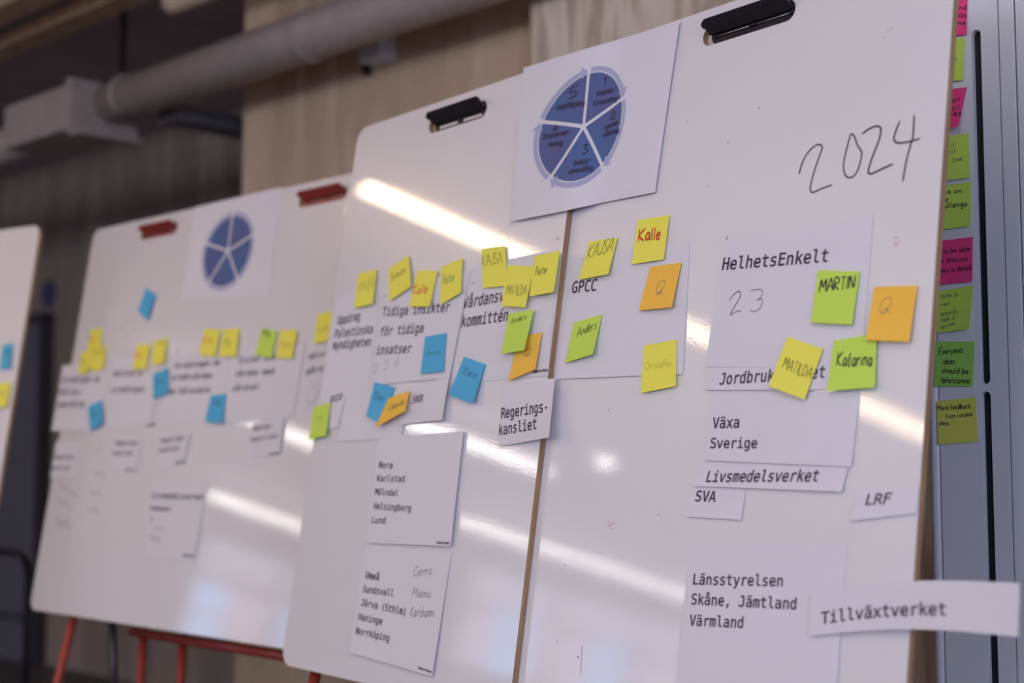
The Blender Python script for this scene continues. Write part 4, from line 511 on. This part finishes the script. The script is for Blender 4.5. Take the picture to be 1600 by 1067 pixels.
# ---------------------------------------------------------------- lettering tools
def find_font(names):
    base=os.path.join(bpy.utils.resource_path('LOCAL'),'datafiles','fonts')
    for nm in names:
        p=os.path.join(base,nm)
        if os.path.exists(p):
            try:return bpy.data.fonts.load(p)
            except Exception:pass
    return None
F_mono=find_font(['DejaVuSansMono.woff2']); F_sans=find_font(['Inter.woff2'])
CAPH={}
_cache={}
def text_geo(s,style):
    k=(s,style)
    if k in _cache:return _cache[k]
    cu=bpy.data.curves.new('tmp','FONT'); cu.body=s; cu.size=1; cu.resolution_u=2
    f=F_sans if style=='sans' else F_mono
    if f:cu.font=f
    cu.offset={'sans':.018,'mono':.014,'brand':.03}[style]
    ob=bpy.data.objects.new('tmp',cu); C.objects.link(ob)
    dg=bpy.context.evaluated_depsgraph_get(); me=bpy.data.meshes.new_from_object(ob.evaluated_get(dg))
    vs=[v.co.copy() for v in me.vertices]; fs=[tuple(p.vertices) for p in me.polygons]
    bpy.data.objects.remove(ob); bpy.data.curves.remove(cu); bpy.data.meshes.remove(me)
    x0=min(v.x for v in vs);x1=max(v.x for v in vs)
    ch=CAPH.get(style,.7)
    _cache[k]=([((v.x-x0)/(x1-x0),v.y/ch) for v in vs],fs); return _cache[k]
G={
'A':(.7,'0,0 .35,1 .7,0|.13,.38 .58,.38'),'B':(.6,'0,0 0,1 .4,.95 .42,.6 0,.52 .5,.45 .5,.05 0,0'),'C':(.6,'.6,.85 .35,1 .05,.75 .03,.3 .3,0 .6,.12'),'D':(.65,'0,0 0,1 .4,.9 .62,.5 .4,.1 0,0'),
'E':(.55,'.55,1 0,1 0,0 .55,0|0,.52 .45,.52'),'F':(.5,'.5,1 0,1 0,0|0,.52 .4,.52'),'I':(.12,'.05,0 .05,1'),'J':(.4,'.4,1 .38,.15 .15,-.05 0,.15'),
'K':(.6,'0,0 .04,1|.6,1 .05,.45 .6,0'),'L':(.5,'0,1 0,0 .5,0'),'M':(.8,'0,0 .1,1 .4,.35 .7,1 .8,0'),'N':(.6,'0,0 .03,1 .57,0 .6,1'),'O':(.65,'.32,1 .04,.75 .04,.25 .32,0 .62,.25 .62,.75 .32,1'),
'P':(.5,'0,0 0,1 .45,.95 .48,.6 0,.48'),'R':(.55,'0,0 0,1 .45,.95 .45,.6 0,.5 .55,0'),'S':(.5,'.5,.9 .25,1 .05,.78 .25,.55 .48,.3 .28,0 0,.12'),'T':(.6,'0,1 .6,1|.3,1 .3,0'),
'W':(.85,'0,1 .2,0 .42,.7 .62,0 .85,1'),'G':(.6,'.58,.85 .3,1 .03,.6 .1,.1 .4,0 .6,.2 .6,.42 .35,.42'),
'a':(.45,'.42,.5 .2,.58 .03,.3 .15,0 .4,.25 .42,.52 .42,.08 .5,0'),'b':(.42,'0,1 .02,0 .25,.02 .42,.28 .3,.55 .04,.4'),'c':(.38,'.38,.48 .2,.58 .03,.3 .16,0 .38,.08'),'d':(.45,'.42,.48 .2,.58 .03,.3 .15,0 .4,.22 .44,1 .44,0'),
'e':(.4,'.04,.3 .36,.34 .28,.57 .08,.5 .04,.15 .2,0 .4,.1'),'f':(.32,'.34,.95 .2,1 .14,.8 .12,-.1|0,.52 .3,.54'),'g':(.42,'.4,.5 .2,.58 .04,.32 .2,.06 .4,.3 .42,.52 .36,-.3 .05,-.3'),'h':(.42,'0,1 .02,0|.02,.35 .22,.56 .38,.42 .4,0'),
'i':(.1,'.04,.55 .05,0|.05,.75 .06,.8'),'j':(.2,'.15,.55 .12,-.25 -.05,-.2|.15,.75 .16,.8'),'k':(.4,'0,1 .02,0|.36,.55 .04,.25 .4,0'),'l':(.1,'.03,1 .05,0'),'m':(.62,'0,.55 .02,0|.02,.38 .18,.56 .28,.4 .29,0|.29,.38 .46,.56 .56,.4 .58,0'),
'n':(.42,'0,.55 .02,0|.02,.36 .22,.56 .36,.42 .38,0'),'o':(.4,'.2,.57 .03,.35 .06,.08 .22,0 .38,.2 .34,.5 .2,.57'),'p':(.42,'0,.55 .02,-.35|.02,.4 .22,.57 .4,.35 .25,.02 .03,.12'),'r':(.3,'0,.55 .02,0|.02,.35 .16,.54 .3,.5'),
's':(.34,'.32,.5 .15,.57 .05,.42 .3,.2 .2,0 0,.06'),'t':(.32,'.14,.95 .14,.08 .3,.02|0,.56 .3,.58'),'u':(.42,'0,.55 .04,.08 .2,0 .38,.2 .4,.55 .4,0'),'v':(.4,'0,.55 .18,0 .38,.55'),'w':(.6,'0,.55 .14,0 .3,.45 .44,0 .6,.55'),
'y':(.4,'0,.55 .18,.08|.4,.55 .12,-.35'),'ö':(.4,'.2,.57 .03,.35 .06,.08 .22,0 .38,.2 .34,.5 .2,.57|.1,.72 .11,.76|.28,.72 .29,.76'),
'1':(.2,'.02,.75 .14,1 .12,0'),'2':(.5,'.03,.75 .2,1 .42,.85 .35,.5 .05,0 .5,.02'),'3':(.45,'.03,.92 .4,.92 .2,.58 .42,.35 .3,.02 .02,.08'),'4':(.5,'.3,1 .03,.4 .48,.42|.36,.75 .32,0'),'5':(.45,'.45,1 .1,.98 .06,.58 .38,.5 .36,.1 .03,.02'),
'&':(.6,'.15,.1 .5,.45 .5,.9 .3,1 .1,.75 .08,.35 .25,.1 .45,.25 .3,.35|.35,.3 .6,.0'),
}
def smooth_line(p,n=4):
    if len(p)<3:return p
    out=[]
    for i in range(len(p)-1):
        a=p[max(i-1,0)];b=p[i];c=p[i+1];d=p[min(i+2,len(p)-1)]
        for k in range(n):
            t=k/n
            out.append(tuple(.5*((2*b[j])+(-a[j]+c[j])*t+(2*a[j]-5*b[j]+4*c[j]-d[j])*t*t+(-a[j]+3*b[j]-3*c[j]+d[j])*t**3) for j in (0,1)))
    out.append(p[-1]); return out
def ribbon(p,w,V,F):
    """flat pen stroke of width w along 2D polyline p; appends to V (2D), F"""
    if len(p)<2:return
    base=len(V); n=len(p)
    for i in range(n):
        a=p[max(i-1,0)];b=p[min(i+1,n-1)]; dx,dy=b[0]-a[0],b[1]-a[1]; L=math.hypot(dx,dy) or 1e-9
        k=.5 if 0<i<n-1 else .35
        V.append((p[i][0]-dy/L*w*k,p[i][1]+dx/L*w*k)); V.append((p[i][0]+dy/L*w*k,p[i][1]-dx/L*w*k))
    for i in range(n-1): F.append((base+2*i+1,base+2*i+3,base+2*i+2,base+2*i))
def hand_lines(s):
    x=0;L=[]
    for ch in s:
        if ch==' ': x+=.35; continue
        w_,g=G.get(ch,G['o']); j=random.uniform(-.04,.04)
        for st in g.split('|'):
            L.append([(x+float(q.split(',')[0])+random.uniform(-.015,.015),float(q.split(',')[1])+j+random.uniform(-.02,.02)) for q in st.split()])
        x+=w_+.16
    x=max(x-.16,.05)
    return [[(a/x,b) for a,b in l_] for l_ in L]
for st_ in ('mono','sans','brand'):
    CAPH[st_]=1; g_=text_geo('H',st_); CAPH[st_]=max(y for x,y in g_[0]); _cache.clear()
# ---------------------------------------------------------------- sheets and notes
def lerp(a,b,t): return a+(b-a)*t
class Sheet:
    def __init__(s,d):
        s.Q=d['Q'];s.k=d['k'];s.h0=d['h0'];s.l=[x/1000 for x in d['lift']];s.wave=d.get('wave',0)/1000;s.curl=d.get('curl',1.6);s.strip=d.get('strip')
        s.ph=random.uniform(0,6)
        s.kind=d['kind']; s.rest=d.get('wheel')
    def plane(s,u,t):
        Q=s.Q; top=[lerp(Q[0][i],Q[1][i],u) for i in (0,1)]; bot=[lerp(Q[3][i],Q[2][i],u) for i in (0,1)]
        return [lerp(top[i],bot[i],t) for i in (0,1)]
    def lift(s,u,t):
        l=s.l
        if s.strip: return lerp(l[0],l[1],max(0,min(1,(u-.25)/.75))**1.5)+.004*math.sin(u*5)*.5
        tt=max(0,min(1,t)); uu=max(0,min(1,u)); c=tt**s.curl
        top=lerp(l[0],l[1],uu) ; bot=lerp(l[3],l[2],uu**1.3 if s.kind=='note' else uu**2)
        if s.rest==1:
            seam=.5; z0=.0 if u<.40 else -.012*min(1,(u-.40)/.25); base=z0
            return base+lerp(.006*(1-uu),0,0)*c+s.wave*math.sin(u*9+s.ph)*abs(1-2*t)
        return lerp(top,bot,c)+s.wave*(math.sin(u*7+s.ph)+math.sin(t*5+s.ph*2))*.5*(.4+.6*abs(2*t-1))
    def at(s,u,t,eps=0):
        p=s.plane(u,t); h=s.lift(u,t)
        if s.strip: p[1]+=.009*math.sin(math.pi*u)
        return Vector((p[0]+s.k[0]*h,p[1]+s.k[1]*h,s.h0+h+eps))
    def uv(s,a,b):
        u=t=.5
        for _ in range(8):
            p=s.plane(u,t); e=1e-4; pu=s.plane(u+e,t); pt=s.plane(u,t+e)
            J=((pu[0]-p[0])/e,(pt[0]-p[0])/e,(pu[1]-p[1])/e,(pt[1]-p[1])/e); det=J[0]*J[3]-J[1]*J[2]
            rx,ry=a-p[0],b-p[1]; u+=(J[3]*rx-J[1]*ry)/det; t+=(-J[2]*rx+J[0]*ry)/det
        return u,t
    def on(s,a,b,eps): u,t=s.uv(a,b); return s.at(u,t,eps)
def wheel(sh,root,M,hub,small):
    def W(x,y):
        x=x*(1.12 if not small else 1.1); return sh.on(hub[0]+x-1.0*x*x*(1 if not small else .2),hub[1]+y,0)
    def sect(r0,r1,t0,t1,eps,V,F,nr=2,gap=0):
        n=14;base=len(V);gapa=gap
        for i in range(n+1):
            for j in range(nr+1):
                r=r0+(r1-r0)*(j/nr)**1.6; g=math.asin(min(.58,gap/r)) if gap else 0; t=lerp(t0-g,t1+g,i/n)   # clockwise: t0>t1
                p=W(r*math.cos(t),r*math.sin(t)); p.z+=eps; V.append(p)
        m=nr+1
        for i in range(n):
            for j in range(nr): F.append((base+i*m+j,base+i*m+j+1,base+(i+1)*m+j+1,base+(i+1)*m+j))
    inv=root.matrix_world.inverted()@M
    st=[91.5,19.0,-54,-127.5,161.5-0]; st=[91.5,18.5,-54,-128,161.5-360,91.5-360]
    V=[];F=[]
    for k in range(5):
        t0,t1=math.radians(st[k]),math.radians(st[k+1])
        V=[];F=[]; sect(.0068,.101,t0,t1,.0007,V,F,6,.0036)
        mesh_obj('wheel_segment',[inv@v for v in V],F,M_blue,root)
    V=[];F=[]
    for k in range(5):
        t0,t1=math.radians(st[k]),math.radians(st[k+1]); sect(.1035,.113,t0-.05,t1+.16,.0006,V,F,1)
        b=len(V); te=t1+.16
        for r,dt in ((.096,0),(.121,0),(.108,-.14)):
            p=W(r*math.cos(te+dt),r*math.sin(te+dt)); p.z+=.0009; V.append(p)
        F.append((b,b+1,b+2))
    mesh_obj('arrow_ring',[inv@v for v in V],F,M_pale,root)
PL={'B1':B12,'B2':B12,'B3':B3,'B0':B0,'CAB':CAB}
for d in SHEETS:
    sh=Sheet(d); M=PL[d['b']].M
    nu,nv=(8,8) if d['kind']=='note' else ((40,16) if d.get('wheel') else (20,12))
    c=sh.at(.5,.5); R=M@Matrix.Translation(c)
    V=[];F=[];th=.00012 if d['kind']=='note' else .00015
    for lay in (0,1):
        for j in range(nv+1):
            for i in range(nu+1): V.append(sh.at(i/nu,j/nv,-lay*th)-c)
    n0=(nu+1)*(nv+1); f=lambda i,j,l_:l_*n0+j*(nu+1)+i
    for j in range(nv):
        for i in range(nu):
            F.append((f(i,j+1,0),f(i+1,j+1,0),f(i+1,j,0),f(i,j,0))); F.append((f(i,j,1),f(i+1,j,1),f(i+1,j+1,1),f(i,j+1,1)))
    def side(q):
        b_=len(V); V.extend([V[i].copy() for i in q]); F.append((b_,b_+1,b_+2,b_+3))
    for i in range(nu): side((f(i,0,0),f(i+1,0,0),f(i+1,0,1),f(i,0,1))); side((f(i,nv,0),f(i,nv,1),f(i+1,nv,1),f(i+1,nv,0)))
    for j in range(nv): side((f(0,j,0),f(0,j,1),f(0,j+1,1),f(0,j+1,0))); side((f(nu,j,0),f(nu,j+1,0),f(nu,j+1,1),f(nu,j,1)))
    isn=d['kind']=='note'
    nm='sticky_note' if isn else ('paper_strip' if 'strip' in d['label'] else 'paper_sheet')
    root=mesh_obj(nm,V,F,M_note[d['col']] if isn else M_paper,None,R,smooth=True)
    tag(root,d['label'],'note' if isn else 'paper',d['group'])
    def child(name,pts,fs,mat): 
        return mesh_obj(name,[p-c for p in pts],fs,mat,root)
    def frame2(a0,a1,h):
        dx,dy=a1[0]-a0[0],a1[1]-a0[1]
        u_,t_=sh.uv(*a0); p0=sh.plane(u_,0); p1=sh.plane(u_,1); q=(p0[0]-p1[0],p0[1]-p1[1]); L=math.hypot(*q); up=(q[0]/L,q[1]/L)  # stems follow the sheet's own upright
        return lambda x,y:(a0[0]+dx*x+up[0]*h*y,a0[1]+dy*x+up[1]*h*y)
    te=.0016 if d.get('wheel') else .0005
    for s,a0,a1,h,st in d['T']:
        TV=[];TF=[]
        vs,fs=text_geo(s,st); fr=frame2(a0,a1,h); b=len(TV)
        for x,y in vs:
            q=fr(x,y); TV.append(sh.on(q[0],q[1],te))
        TF+= [tuple(b+i for i in ff) for ff in fs]
        child('lettering',TV,TF,M_ink['print'])
    if d.get('logo'):
        (a0,a1,h)=d['logo']; vs,fs=text_geo('Samverkan','brand'); fr=frame2(a0,a1,h)
        child('footer_lettering',[sh.on(*fr(x,y),.0005) for x,y in vs],fs,M_ink['brand'])
    for s,a0,a1,h,w,colr in d['H']:
        fr=frame2(a0,a1,h); V2=[];F2=[]
        for ln in hand_lines(s): ribbon([fr(x,y) for x,y in smooth_line(ln)],w,V2,F2)
        child('handwriting',[sh.on(x,y,te) for x,y in V2],F2,M_ink[colr])
    if d.get('wheel'):
        hub={1:(.806,-.1503),2:(.782,-.152)}[d['wheel']]
        inv0=Matrix.Identity(4)
        wheel(sh,root,M,hub,d['wheel']==2)
# ---------------------------------------------------------------- pen marks directly on the boards
acc={}
for b,pts,w,col,h in STROKES:
    V2,F2=acc.setdefault((b,col,h,len(acc) if col in('marker','pencilb','pencil') else 0),([],[])); ribbon(smooth_line([tuple(p) for p in pts],5),w,V2,F2)
for (b,col,h,_),(V2,F2) in acc.items():
    root=boards[b]; inv=root.matrix_world.inverted()@PL[b].M
    o=mesh_obj('marker_writing',[inv@Vector((x,y,h)) for x,y in V2],F2,M_ink[col],root)
